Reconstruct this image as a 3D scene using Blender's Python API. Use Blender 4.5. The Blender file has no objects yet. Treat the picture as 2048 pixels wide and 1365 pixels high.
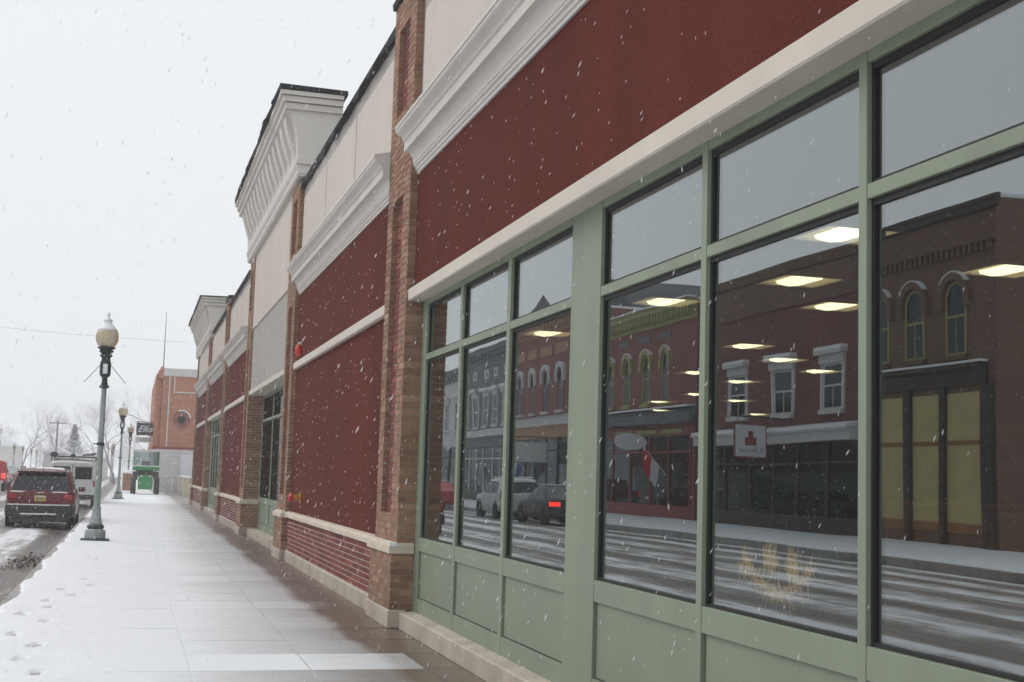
import bpy, bmesh, math, random
from mathutils import Vector, Matrix, noise as mnoise
random.seed(7)
S = bpy.context.scene
COL = S.collection
R = math.radians

# ------------------------------------------------------------------ camera
cam_d = bpy.data.cameras.new('camera'); cam = bpy.data.objects.new('camera', cam_d); COL.objects.link(cam)
S.camera = cam
cam_d.sensor_width = 36.0; cam_d.lens = 36.0 * 2640 / 2048
cam_d.clip_start = 0.05; cam_d.clip_end = 3000
_R = ((0.960, 0.057, 0.272), (-0.277, 0.091, 0.957), (0.030, -0.994, 0.104))   # world axes in camera terms
def _w(v): return Vector([sum(r[i] * v[i] for i in range(3)) for r in _R])
_right, _up, _back = _w((1, 0, 0)).normalized(), _w((0, -1, 0)), _w((0, 0, -1)).normalized()
_up = _back.cross(_right).normalized(); _right = _up.cross(_back).normalized()
_m = Matrix((_right, _up, _back)).transposed().to_4x4(); _m.translation = (0, 0, 1.5)
cam.matrix_world = _m
cam_d.dof.use_dof = True; cam_d.dof.focus_distance = 11.0; cam_d.dof.aperture_fstop = 11.0

# ------------------------------------------------------------------ sky, sun, exposure
SUN_EL, SUN_AZ = 46.0, -52.0        # azimuth from +y towards +x: light comes from the street side, slightly ahead
wd = bpy.data.worlds.new('World'); S.world = wd; wd.use_nodes = True
nt = wd.node_tree; nt.nodes.clear()
sky = nt.nodes.new('ShaderNodeTexSky'); sky.sky_type = 'NISHITA'; sky.sun_disc = False
sky.sun_elevation = R(SUN_EL); sky.sun_rotation = R(SUN_AZ); sky.dust_density = 6.0; sky.air_density = 1.0
b1 = nt.nodes.new('ShaderNodeBackground'); b1.inputs['Strength'].default_value = 0.05
b2 = nt.nodes.new('ShaderNodeBackground'); b2.inputs['Color'].default_value = (0.825, 0.848, 0.875, 1); b2.inputs['Strength'].default_value = 1.0
mx = nt.nodes.new('ShaderNodeMixShader'); mx.inputs[0].default_value = 0.93      # closed snow cloud over the blue
out = nt.nodes.new('ShaderNodeOutputWorld')
nt.links.new(sky.outputs[0], b1.inputs['Color']); nt.links.new(b1.outputs[0], mx.inputs[1])
nt.links.new(b2.outputs[0], mx.inputs[2]); nt.links.new(mx.outputs[0], out.inputs['Surface'])
sd = bpy.data.lights.new('sun', 'SUN'); sd.energy = 1.0; sd.angle = R(35); sd.color = (1.0, 0.97, 0.93)
so = bpy.data.objects.new('sun', sd); COL.objects.link(so)
_d = Vector((math.sin(R(SUN_AZ)) * math.cos(R(SUN_EL)), math.cos(R(SUN_AZ)) * math.cos(R(SUN_EL)), math.sin(R(SUN_EL))))
so.rotation_euler = (-_d).to_track_quat('-Z', 'Y').to_euler(); so.location = _d * 60
S.render.engine = 'CYCLES'
S.view_settings.view_transform = 'Standard'; S.view_settings.look = 'None'
S.view_settings.exposure = 0.17; S.view_settings.gamma = 1.0
S.cycles.max_bounces = 6; S.cycles.diffuse_bounces = 3; S.cycles.glossy_bounces = 4; S.cycles.transmission_bounces = 4; S.cycles.transparent_max_bounces = 10; S.cycles.volume_bounces = 1; S.cycles.use_adaptive_sampling = True
S.cycles.sample_clamp_indirect = 4.0

# ------------------------------------------------------------------ materials
MATS = {}
def _nt(name):
    m = bpy.data.materials.new(name); m.use_nodes = True; t = m.node_tree
    MATS[name] = m
    return m, t, t.nodes['Principled BSDF'], t.nodes, t.links
def _pos(N): return N.new('ShaderNodeNewGeometry').outputs['Position']
def _noise(N, L, vec, scale, detail=4, rough=0.6, sc3=None):
    n = N.new('ShaderNodeTexNoise'); n.inputs['Scale'].default_value = scale
    n.inputs['Detail'].default_value = detail; n.inputs['Roughness'].default_value = rough
    if sc3:
        mp = N.new('ShaderNodeMapping'); mp.inputs['Scale'].default_value = sc3; L.new(vec, mp.inputs[0]); vec = mp.outputs[0]
    L.new(vec, n.inputs['Vector']); return n.outputs['Fac']
def _ramp(N, L, fac, stops, interp='LINEAR'):
    r = N.new('ShaderNodeValToRGB'); e = r.color_ramp.elements; r.color_ramp.interpolation = interp
    while len(e) < len(stops): e.new(0.5)
    for i, (p, c) in enumerate(stops):
        e[i].position = p; e[i].color = (*c, 1) if not isinstance(c, (int, float)) else (c, c, c, 1)
    L.new(fac, r.inputs[0]); return r.outputs[0]
def _mix(N, L, fac, a, b, mode='MIX'):
    m = N.new('ShaderNodeMix'); m.data_type = 'RGBA'; m.blend_type = mode
    for i, v in ((0, fac), (6, a), (7, b)):
        if isinstance(v, (int, float)): m.inputs[i].default_value = v
        elif isinstance(v, tuple): m.inputs[i].default_value = (*v, 1)
        else: L.new(v, m.inputs[i])
    return m.outputs[2]
def _math(N, L, op, a, b=0.0, clamp=False):
    m = N.new('ShaderNodeMath'); m.operation = op; m.use_clamp = clamp
    for i, v in enumerate((a, b)):
        if isinstance(v, (int, float)): m.inputs[i].default_value = v
        else: L.new(v, m.inputs[i])
    return m.outputs[0]
def _bump(N, L, P, h, strength=0.3, dist=0.01):
    b = N.new('ShaderNodeBump'); b.inputs['Strength'].default_value = strength; b.inputs['Distance'].default_value = dist
    L.new(h, b.inputs['Height']); L.new(b.outputs[0], P.inputs['Normal'])
def surf(name, c, rough=0.6, var=0.12, scale=3.0, fine=60.0, bump=0.15, dist=0.004, metal=0.0, spec=0.5, streak=False, grain=0.18):
    m, t, P, N, L = _nt(name); p = _pos(N)
    a = _noise(N, L, p, scale, 5, 0.65, (1, 1, 0.12) if streak else None)
    f = _noise(N, L, p, fine, 3)
    d = tuple(x * (1 - var * 1.6) for x in c); h = tuple(min(1, x * (1 + var)) for x in c)
    col = _ramp(N, L, a, [(0.3, d), (0.7, h)])
    col = _mix(N, L, grain, col, f, 'OVERLAY')
    L.new(col, P.inputs['Base Color'])
    r = _ramp(N, L, a, [(0.2, max(0, rough - 0.1)), (0.8, min(1, rough + 0.1))]); L.new(r, P.inputs['Roughness'])
    P.inputs['Metallic'].default_value = metal; P.inputs['Specular IOR Level'].default_value = spec
    if bump: _bump(N, L, P, f, bump, dist)
    return m
def brickm(name, c1, c2, c3, rough=0.8):
    m, t, P, N, L = _nt(name); p = _pos(N)
    oi = N.new('ShaderNodeObjectInfo').outputs['Random']; ri = N.new('ShaderNodeNewGeometry').outputs['Random Per Island']
    v = _math(N, L, 'FRACT', _math(N, L, 'ADD', oi, ri))
    col = _ramp(N, L, v, [(0.0, c1), (0.5, c2), (1.0, c3)])
    n = _noise(N, L, p, 28, 6, 0.7); col = _mix(N, L, 0.35, col, n, 'OVERLAY')
    wet = _noise(N, L, p, 1.1, 4); col = _mix(N, L, _ramp(N, L, wet, [(0.45, 0.0), (0.75, 0.35)]), col, tuple(x * 0.45 for x in c2))
    L.new(col, P.inputs['Base Color']); P.inputs['Roughness'].default_value = rough
    _bump(N, L, P, _noise(N, L, p, 140, 4), 0.4, 0.003)
    return m
def brickwall(name, c1, c2, mortar, scale=1.0, axis='y', blotch=0.35):
    """brick bond as colour and fine relief, for walls too far away to tell the bricks apart"""
    m, t, P, N, L = _nt(name); p = _pos(N)
    sx = N.new('ShaderNodeSeparateXYZ'); L.new(p, sx.inputs[0]); cx = N.new('ShaderNodeCombineXYZ')
    L.new(_math(N, L, 'ADD', sx.outputs['Y'], sx.outputs['X']), cx.inputs[0]); L.new(sx.outputs['Z'], cx.inputs[1])
    b = N.new('ShaderNodeTexBrick'); L.new(cx.outputs[0], b.inputs['Vector'])
    b.inputs['Scale'].default_value = 1.0 / scale; b.inputs['Brick Width'].default_value = 0.213; b.inputs['Row Height'].default_value = 0.071
    b.inputs['Mortar Size'].default_value = 0.006; b.inputs['Mortar Smooth'].default_value = 0.3
    for k, c in (('Color1', c1), ('Color2', c2), ('Mortar', mortar)): b.inputs[k].default_value = (*c, 1)
    n = _noise(N, L, p, 0.5, 6, 0.7)
    col = _mix(N, L, _ramp(N, L, n, [(0.35, 0.0), (0.75, blotch)]), b.outputs['Color'], tuple(x * 0.4 for x in c1))
    L.new(col, P.inputs['Base Color']); P.inputs['Roughness'].default_value = 0.85
    _bump(N, L, P, b.outputs['Fac'], -0.4, 0.006)
    return m
def emit(name, c, s):
    m, t, P, N, L = _nt(name); P.inputs['Base Color'].default_value = (*c, 1)
    P.inputs['Emission Color'].default_value = (*c, 1); P.inputs['Emission Strength'].default_value = s
    return m
def glassm(name, tint=(0.55, 0.60, 0.58), ior=2.55, gloss=(0.92, 0.97, 1.0), wav=0.03, wscale=0.9, boost=1.12):
    m = bpy.data.materials.new(name); m.use_nodes = True; MATS[name] = m
    N, L = m.node_tree.nodes, m.node_tree.links; N.clear()
    o = N.new('ShaderNodeOutputMaterial'); tr = N.new('ShaderNodeBsdfTransparent'); tr.inputs[0].default_value = (*tint, 1)
    g = N.new('ShaderNodeBsdfGlossy'); g.inputs['Color'].default_value = (*gloss, 1); g.inputs['Roughness'].default_value = 0.0
    fr = N.new('ShaderNodeFresnel'); bf = N.new('ShaderNodeNewGeometry').outputs['Backfacing']
    L.new(_math(N, L, 'ADD', _math(N, L, 'MULTIPLY', bf, 1.0 / ior - ior), ior), fr.inputs[0]); mxx = N.new('ShaderNodeMixShader')
    n = _noise(N, L, _pos(N), wscale, 1, 0.4); b = N.new('ShaderNodeBump'); b.inputs['Strength'].default_value = wav; b.inputs['Distance'].default_value = 0.05
    L.new(n, b.inputs['Height']); L.new(b.outputs[0], g.inputs['Normal'])
    L.new(_math(N, L, 'ADD', _math(N, L, 'MULTIPLY', fr.outputs[0], boost), boost * 0.03, True), mxx.inputs[0]); L.new(tr.outputs[0], mxx.inputs[1]); L.new(g.outputs[0], mxx.inputs[2]); L.new(mxx.outputs[0], o.inputs['Surface'])
    return m

brickm('pier_brick', (0.31, 0.165, 0.102), (0.215, 0.110, 0.070), (0.36, 0.215, 0.138))
brickm('red_brick', (0.22, 0.045, 0.036), (0.12, 0.028, 0.024), (0.30, 0.085, 0.06))
surf('mortar', (0.40, 0.34, 0.27), 0.9, 0.12, 6, 90, 0.3)
surf('pale_mortar', (0.62, 0.53, 0.46), 0.9, 0.1, 6, 90, 0.3)
surf('red_stucco', (0.115, 0.0265, 0.019), 0.95, 0.16, 0.9, 55, 1.0, 0.012, spec=0.12, streak=True, grain=0.55)
surf('beige_stucco', (0.56, 0.51, 0.45), 0.8, 0.05, 0.8, 150, 0.3, 0.003, streak=True)
surf('grey_stucco', (0.37, 0.345, 0.315), 0.8, 0.05, 0.8, 150, 0.3, 0.003)
surf('trim_stucco', (0.60, 0.55, 0.48), 0.75, 0.06, 1.2, 140, 0.35, 0.003, streak=True)
surf('white_trim', (0.62, 0.585, 0.54), 0.75, 0.05, 1.5, 120, 0.15, 0.002, streak=True)
surf('cast_stone', (0.60, 0.53, 0.43), 0.75, 0.10, 2.5, 90, 0.4, 0.003)
surf('plinth_concrete', (0.46, 0.40, 0.335), 0.8, 0.18, 2.2, 70, 0.5, 0.005)
surf('green_paint', (0.225, 0.27, 0.195), 0.5, 0.09, 2.2, 220, 0.05, 0.001, streak=True)
surf('green_panel', (0.215, 0.25, 0.178), 0.45, 0.09, 1.6, 220, 0.05, 0.001)
surf('rubber', (0.012, 0.013, 0.012), 0.6, 0.1)
surf('black_metal', (0.03, 0.036, 0.034), 0.45, 0.2, 8, 60, 0.3)
surf('flashing', (0.03, 0.033, 0.034), 0.7, 0.3, 3, 30, 0.3, spec=0.2)
surf('snow', (0.83, 0.85, 0.88), 0.65, 0.03, 2.0, 45, 0.6, 0.008)
surf('asphalt', (0.05, 0.05, 0.052), 0.85, 0.25, 3, 120, 0.5)
surf('kerb_concrete', (0.36, 0.345, 0.33), 0.85, 0.2, 3, 80, 0.4)
surf('alarm_red', (0.55, 0.02, 0.02), 0.35, 0.05)
surf('brass', (0.50, 0.26, 0.06), 0.35, 0.15, metal=0.8)
surf('chrome', (0.6, 0.6, 0.6), 0.2, 0.05, metal=1.0)
glassm('shop_glass')
glassm('clear_glass', (0.5, 0.55, 0.55), 1.5, (0.9, 0.95, 1.0), 0.0)
glassm('dark_glass', (0.06, 0.07, 0.075), 1.45, (0.9, 0.95, 1.0), 0.02, 0.8, 0.8)
glassm('black_glass', (0.03, 0.035, 0.035), 1.25, (0.8, 0.85, 0.9), 0.0, 0.8, 0.5)
# ------------------------------------------------------------------ mesh helpers
ORG = {}
class MB:
    def __init__(s): s.v = []; s.f = []; s.sm = False
    def add(s, vs, fs):
        b = len(s.v); s.v += [tuple(v) for v in vs]; s.f += [tuple(i + b for i in f) for f in fs]; return s
    def box(s, x0, y0, z0, x1, y1, z1):
        vs = [(x, y, z) for z in (z0, z1) for y in (y0, y1) for x in (x0, x1)]
        return s.add(vs, [(0, 2, 3, 1), (4, 5, 7, 6), (0, 1, 5, 4), (2, 6, 7, 3), (0, 4, 6, 2), (1, 3, 7, 5)])
    def cbox(s, c, sz, rz=0.0):
        hx, hy, hz = sz[0] / 2, sz[1] / 2, sz[2] / 2; ca, sa = math.cos(rz), math.sin(rz)
        vs = [(c[0] + x * ca - y * sa, c[1] + x * sa + y * ca, c[2] + z) for z in (-hz, hz) for y in (-hy, hy) for x in (-hx, hx)]
        return s.add(vs, [(0, 2, 3, 1), (4, 5, 7, 6), (0, 1, 5, 4), (2, 6, 7, 3), (0, 4, 6, 2), (1, 3, 7, 5)])
    def prism(s, prof, y0, y1, e0=None, e1=None, axis='y'):
        """closed profile of (x, z) swept along y; e0/e1 give the end's y for each profile point"""
        n = len(prof)
        a = [(p[0], (e0(p) if e0 else y0), p[1]) for p in prof]; b = [(p[0], (e1(p) if e1 else y1), p[1]) for p in prof]
        if axis == 'x': a = [(q[1], q[0], q[2]) for q in a]; b = [(q[1], q[0], q[2]) for q in b]
        if axis == 'z': a = [(q[0], q[2], q[1]) for q in a]; b = [(q[0], q[2], q[1]) for q in b]
        fs = [(i, (i + 1) % n, n + (i + 1) % n, n + i) for i in range(n)] + [tuple(range(n))[::-1], tuple(range(n, 2 * n))]
        return s.add(a + b, fs)
    def lathe(s, prof, c=(0, 0, 0), n=16, ax=(0, 0, 1)):
        q = Vector((0, 0, 1)).rotation_difference(Vector(ax)); vs = []; k = len(prof)
        for r, z in prof:
            for i in range(n):
                a = 2 * math.pi * i / n; vs.append(tuple(Vector(c) + q @ Vector((r * math.cos(a), r * math.sin(a), z))))
        fs = [(j * n + i, j * n + (i + 1) % n, (j + 1) * n + (i + 1) % n, (j + 1) * n + i) for j in range(k - 1) for i in range(n)]
        fs += [tuple(range(n))[::-1], tuple(range((k - 1) * n, k * n))]
        return s.add(vs, fs)
    def tube(s, pts, r, n=6):
        pts = [Vector(p) for p in pts]; rs = r if isinstance(r, (list, tuple)) else [r] * len(pts); vs = []; up = Vector((0.13, 0.31, 0.94))
        for i, p in enumerate(pts):
            d = (pts[min(i + 1, len(pts) - 1)] - pts[max(i - 1, 0)]).normalized()
            a = d.cross(up); a = a.normalized() if a.length > 1e-3 else Vector((1, 0, 0)); b = d.cross(a)
            vs += [tuple(p + (a * math.cos(2 * math.pi * k / n) + b * math.sin(2 * math.pi * k / n)) * rs[i]) for k in range(n)]
        fs = [(j * n + i, j * n + (i + 1) % n, (j + 1) * n + (i + 1) % n, (j + 1) * n + i) for j in range(len(pts) - 1) for i in range(n)]
        fs += [tuple(range(n))[::-1], tuple(range((len(pts) - 1) * n, len(pts) * n))]
        return s.add(vs, fs)
    def quad(s, *p): return s.add(p, [tuple(range(len(p)))])
    def loft(s, secs, close=True, caps=True):
        n = len(secs[0]); vs = [p for q in secs for p in q]
        fs = [(j * n + i, j * n + (i + 1) % n, (j + 1) * n + (i + 1) % n, (j + 1) * n + i) for j in range(len(secs) - 1) for i in range(n if close else n - 1)]
        if caps: fs += [tuple(range(n))[::-1], tuple(range((len(secs) - 1) * n, len(secs) * n))]
        return s.add(vs, fs)
    def build(s, name, mat, parent=None, smooth=False, bevel=0.0, **kw):
        me = bpy.data.meshes.new(name)
        if parent is not None: o0 = ORG[parent]
        elif kw.get('kind') in ('structure', 'stuff'): o0 = Vector((0, 0, 0))
        else:
            xs, ys, zs = zip(*s.v); o0 = Vector(((min(xs) + max(xs)) / 2, (min(ys) + max(ys)) / 2, min(zs)))
        me.from_pydata([tuple(Vector(v) - o0) for v in s.v], [], s.f); me.update()
        bm = bmesh.new(); bm.from_mesh(me); bmesh.ops.recalc_face_normals(bm, faces=bm.faces); bm.to_mesh(me); bm.free()
        o = bpy.data.objects.new(name, me); COL.objects.link(o); ORG[o] = o0
        if parent is not None: o.parent = parent
        else: o.location = o0
        if mat: me.materials.append(MATS[mat] if isinstance(mat, str) else mat)
        if smooth: me.polygons.foreach_set('use_smooth', [True] * len(me.polygons)); 
        if smooth and smooth != True: me.set_sharp_from_angle(angle=R(smooth))
        if bevel:
            bv = o.modifiers.new('bevel', 'BEVEL'); bv.width = bevel; bv.segments = 2; bv.limit_method = 'ANGLE'; bv.angle_limit = R(40)
        for k, v in kw.items():
            if v is not None: o[k] = v
        return o
def box(name, mat, parent, *a, **k): return MB().box(*a).build(name, mat, parent, **k)
def thing(name, label, cat, loc, group=None):
    o = bpy.data.objects.new(name, None); COL.objects.link(o); o.location = loc; o.empty_display_size = 0.3
    ORG[o] = Vector(loc); o['label'] = label; o['category'] = cat
    if group: o['group'] = group
    return o
def copy_tree(o, parent=None, loc=None, label=None, group=None, rz=None, scale=None):
    c = o.copy(); COL.objects.link(c); ORG[c] = ORG[o]
    if parent is not None: c.parent = parent
    if loc is not None: c.location = loc
    if rz is not None: c.rotation_euler = (0, 0, rz)
    if scale is not None: c.scale = scale if isinstance(scale, tuple) else (scale,) * 3
    if label: c['label'] = label
    if group: c['group'] = group
    for ch in list(o.children):
        copy_tree(ch, c)
    return c
_BC = {}
def brick_obj(b, parent, mat):
    x0, y0, z0, x1, y1, z1 = b; key = (round(x1 - x0, 3), round(y1 - y0, 3), round(z1 - z0, 3), mat)
    if key not in _BC:
        _BC[key] = MB().box(-key[0] / 2, -key[1] / 2, -key[2] / 2, key[0] / 2, key[1] / 2, key[2] / 2)
        me = bpy.data.meshes.new('brick'); me.from_pydata(_BC[key].v, [], _BC[key].f); me.materials.append(MATS[mat]); me.update(); _BC[key] = me
    o = bpy.data.objects.new('brick', _BC[key]); COL.objects.link(o); o.parent = parent
    o.location = Vector(((x0 + x1) / 2, (y0 + y1) / 2, (z0 + z1) / 2)) - ORG[parent]; ORG[o] = ORG[parent]
    return o
CH, BL, JT = 0.0677, 0.203, 0.010
def bricks_front(x0, x1, ya, yb, z0, z1, seed=0, JT=JT):
    """stretcher bond on a face looking to -x: boxes between ya and yb"""
    rnd = random.Random(seed); out = []; k = 0; z = z0
    while z < z1 - 0.02:
        y = ya - (0.0 if k % 2 == 0 else BL / 2)
        while y < yb - 0.01:
            a, b = max(ya, y), min(yb, y + BL - JT)
            if b - a > 0.03: out.append((x0 + rnd.uniform(-.0015, .0015), a, z, x1, b, min(z1, z + CH - JT)))
            y += BL
        z += CH; k += 1
    return out
def bricks_side(y0, y1, xa, xb, z0, z1, seed=0):
    """bond on a face looking to -y: boxes between xa and xb"""
    rnd = random.Random(seed); out = []; k = 0; z = z0
    while z < z1 - 0.02:
        x = xa - (0.0 if k % 2 else BL / 2)
        while x < xb - 0.01:
            a, b = max(xa, x), min(xb, x + BL - JT)
            if b - a > 0.02: out.append((a, y0 + rnd.uniform(-.0015, .0015), z, b, y1, min(z1, z + CH - JT)))
            x += BL
        z += CH; k += 1
    return out
def stuff_bricks(boxes, parent, mat, name='brickwork'):
    m = MB()
    for b in boxes: m.box(*b)
    return m.build(name, mat, parent, kind='stuff')

# ------------------------------------------------------------------ ground, road, sidewalk
def snowground(name, bare=(0.16, 0.14, 0.12)):
    m, t, P, N, L = _nt(name); p = _pos(N)
    n = _noise(N, L, p, 0.12, 6, 0.6)
    col = _mix(N, L, _ramp(N, L, n, [(0.60, 0.0), (0.8, 0.5)]), (0.80, 0.82, 0.85), bare)
    L.new(col, P.inputs['Base Color']); P.inputs['Roughness'].default_value = 0.8
    _bump(N, L, P, _noise(N, L, p, 6, 5), 0.5, 0.03)
snowground('ground_snow')
def roadm():
    m, t, P, N, L = _nt('road_snow'); p = _pos(N)
    sx = N.new('ShaderNodeSeparateXYZ'); L.new(p, sx.inputs[0])
    a = _noise(N, L, p, 1.0, 6, 0.62, (2.3, 0.05, 1)); b = _noise(N, L, p, 1.0, 6, 0.65, (4.5, 0.35, 1)); c = _noise(N, L, p, 1.6, 6, 0.7, (1, 0.5, 1))
    v = _math(N, L, 'ADD', _math(N, L, 'MULTIPLY', a, 0.48), _math(N, L, 'ADD', _math(N, L, 'MULTIPLY', b, 0.28), _math(N, L, 'MULTIPLY', c, 0.34)))
    # wheel tracks worn by traffic: bare strips along the lanes
    tr = N.new('ShaderNodeTexWave'); tr.wave_type = 'BANDS'; tr.bands_direction = 'X'; tr.inputs['Scale'].default_value = 0.19; tr.inputs['Distortion'].default_value = 1.2
    tr.inputs['Detail'].default_value = 3; tr.inputs['Detail Scale'].default_value = 0.4
    mp = N.new('ShaderNodeMapping'); mp.inputs['Scale'].default_value = (1, 0.12, 1); L.new(p, mp.inputs[0]); L.new(mp.outputs[0], tr.inputs['Vector'])
    v = _math(N, L, 'ADD', v, _math(N, L, 'MULTIPLY', tr.outputs['Fac'], 0.16))
    # slush kicked to the gutter
    g = N.new('ShaderNodeMapRange'); g.inputs[1].default_value = -2.6; g.inputs[2].default_value = -1.3; g.inputs[3].default_value = 0.0; g.inputs[4].default_value = -0.06
    L.new(sx.outputs['X'], g.inputs[0]); v = _math(N, L, 'ADD', v, g.outputs[0])
    col = _ramp(N, L, v, [(0.48, (0.085, 0.072, 0.064)), (0.57, (0.17, 0.148, 0.13)), (0.65, (0.36, 0.345, 0.34)), (0.73, (0.76, 0.78, 0.81))])
    L.new(col, P.inputs['Base Color'])
    L.new(_ramp(N, L, v, [(0.46, 0.35), (0.62, 0.75)]), P.inputs['Roughness'])
    _bump(N, L, P, v, 0.7, 0.06)
roadm()
def slabm(name, flat=False):
    """damp concrete with wind-blown snow lying on it: most by the kerb, least by the building"""
    m, t, P, N, L = _nt(name); p = _pos(N)
    sx = N.new('ShaderNodeSeparateXYZ'); L.new(p, sx.inputs[0])
    oi = N.new('ShaderNodeObjectInfo'); sc = N.new('ShaderNodeSeparateColor'); L.new(oi.outputs['Color'], sc.inputs[0])
    n1 = _noise(N, L, p, 1.0, 6, 0.7, (1.1, 4.5, 1)); n2 = _noise(N, L, p, 9.0, 5, 0.7, (0.6, 2.0, 1)); n3 = _noise(N, L, p, 0.35, 4)
    mr = N.new('ShaderNodeMapRange'); mr.inputs[1].default_value = 0.05; mr.inputs[2].default_value = 2.30; mr.inputs[3].default_value = 1.08; mr.inputs[4].default_value = 0.10
    L.new(sx.outputs['X'], mr.inputs[0])
    far = N.new('ShaderNodeMapRange'); far.inputs[1].default_value = 12; far.inputs[2].default_value = 60; far.inputs[3].default_value = 0.0; far.inputs[4].default_value = 0.16
    L.new(sx.outputs['Y'], far.inputs[0])
    v = _math(N, L, 'ADD', _math(N, L, 'ADD', mr.outputs[0], far.outputs[0]), _math(N, L, 'MULTIPLY', _math(N, L, 'SUBTRACT', n1, 0.5), 0.34))
    v = _math(N, L, 'ADD', v, _math(N, L, 'MULTIPLY', _math(N, L, 'SUBTRACT', n2, 0.5), 0.26))
    uc = N.new('ShaderNodeMapRange'); uc.inputs[1].default_value = -0.45; uc.inputs[2].default_value = -0.2; uc.inputs[3].default_value = -0.75; uc.inputs[4].default_value = 0.0
    L.new(sx.outputs['X'], uc.inputs[0]); v = _math(N, L, 'ADD', v, uc.outputs[0])
    v = _math(N, L, 'ADD', v, _math(N, L, 'MULTIPLY', _math(N, L, 'SUBTRACT', sc.outputs[0], 0.5), 1.0))
    if flat:     # beyond the single slabs: joints that caught snow, every 0.915 m
        w = _math(N, L, 'FRACT', _math(N, L, 'DIVIDE', sx.outputs['Y'], 0.915 * 3)); w = _ramp(N, L, w, [(0.0, 0.30), (0.12, 0.0), (0.75, 0.0), (1.0, 0.25)])
        v = _math(N, L, 'ADD', v, _math(N, L, 'MULTIPLY', w, 0.5))
    cc = _mix(N, L, n3, (0.25, 0.235, 0.22), (0.32, 0.305, 0.295))
    br = N.new('ShaderNodeMapRange'); br.inputs[1].default_value = 1.96; br.inputs[2].default_value = 2.10; L.new(_math(N, L, 'ADD', sx.outputs['X'], _math(N, L, 'MULTIPLY', _math(N, L, 'SUBTRACT', n3, 0.5), 0.5)), br.inputs[0])
    v = _math(N, L, 'SUBTRACT', v, _math(N, L, 'MULTIPLY', br.outputs[0], 0.12))
    cc = _mix(N, L, br.outputs[0], cc, (0.155, 0.118, 0.094))
    cc = _mix(N, L, 0.35, cc, _noise(N, L, p, 35, 5, 0.7), 'OVERLAY')
    f = _ramp(N, L, v, [(0.06, 0.0), (0.30, 0.34), (0.55, 0.62), (0.80, 1.0)])
    col = _mix(N, L, f, cc, (0.80, 0.82, 0.85))
    L.new(col, P.inputs['Base Color']); L.new(_ramp(N, L, f, [(0.0, 0.33), (0.5, 0.75)]), P.inputs['Roughness'])
    _bump(N, L, P, _math(N, L, 'ADD', f, _math(N, L, 'MULTIPLY', n2, 0.5)), 0.35, 0.01)
slabm('slab'); slabm('slab_far', True)

RZ = -0.18                                   # road surface
MB().box(-500, -150, -3.0, 500, 900, -0.30).build('ground', 'ground_snow', kind='structure')
def road():
    m = MB(); xs = [-11.0, -9.6, -8.0, -6.0, -4.0, -2.4, -1.28]; zs = [-0.20, -0.165, -0.12, -0.10, -0.12, -0.165, -0.20]
    ys = [-40 + 8 * i for i in range(36)]
    vs = [(x, y, z) for y in ys for x, z in zip(xs, zs)]; n = len(xs)
    m.add(vs, [(j * n + i, j * n + i + 1, (j + 1) * n + i + 1, (j + 1) * n + i) for j in range(len(ys) - 1) for i in range(n - 1)])
    m.build('road', 'road_snow', smooth=True, kind='structure')
road()
MB().box(-1.28, -40, -0.32, -1.12, 240, -0.002).build('kerb', 'kerb_concrete', bevel=0.02, kind='structure')
MB().box(-11.16, -40, -0.32, -11.0, 240, -0.002).build('kerb_opposite', 'kerb_concrete', bevel=0.02, kind='structure')
MB().box(-17.2, -40, -0.32, -11.165, 240, -0.001).build('sidewalk_opposite', 'snow', kind='structure')
SL_Y1 = 11.24 + 0.915 * 27
sw = MB().box(-1.115, -40, -0.32, 2.9, SL_Y1, -0.005).build('sidewalk', 'slab', kind='structure')
sw.color = (0.34, 0.34, 0.34, 1)
MB().box(-1.115, SL_Y1, -0.32, 6.5, 240, 0.0).build('sidewalk_far', 'slab_far', kind='structure').color = (0.53, 0.53, 0.53, 1)
_sm = {}
rs = random.Random(3)
for r_ in range(-16, 27):
    y0 = 11.24 + 0.915 * r_
    rowamt = rs.uniform(0.43, 0.54)
    if r_ == -1: rowamt = 0.86
    if r_ == -2: rowamt = 0.30
    if r_ in (2, 3): rowamt = 0.47
    if r_ in (4,): rowamt = 0.55
    if r_ in (0, 1): rowamt = 0.42
    for (xa, xb) in ((-1.112, -0.383), (-0.377, 0.517), (0.523, 1.417), (1.423, 2.317), (2.323, 2.62)):
        k = (round(xb - xa, 3))
        if k not in _sm:
            b = MB().box(-(xb - xa) / 2, -0.4545, -0.11, (xb - xa) / 2, 0.4545, 0.0)
            me = bpy.data.meshes.new('slab'); me.from_pydata(b.v, [], b.f); me.materials.append(MATS['slab']); me.update()
            bm = bmesh.new(); bm.from_mesh(me); bmesh.ops.recalc_face_normals(bm, faces=bm.faces)
            bmesh.ops.bevel(bm, geom=[e for e in bm.edges if all(v.co.z > -0.01 for v in e.verts)], offset=0.006, segments=2, affect='EDGES'); bm.to_mesh(me); bm.free(); _sm[k] = me
        o = bpy.data.objects.new('slab', _sm[k]); COL.objects.link(o); o.parent = sw
        o.location = ((xa + xb) / 2, y0 + 0.4575, rs.uniform(-0.0015, 0.0015)); o.rotation_euler = (rs.uniform(-.0015, .0015), rs.uniform(-.0015, .0015), 0)
        a = rowamt + rs.uniform(-0.03, 0.03) - (0.5 if (r_ == -1 and xa > 2.3) else 0.06 if (r_ == -1 and xa > 1.4) else 0); o.color = (a, a, a, 1)

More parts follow.
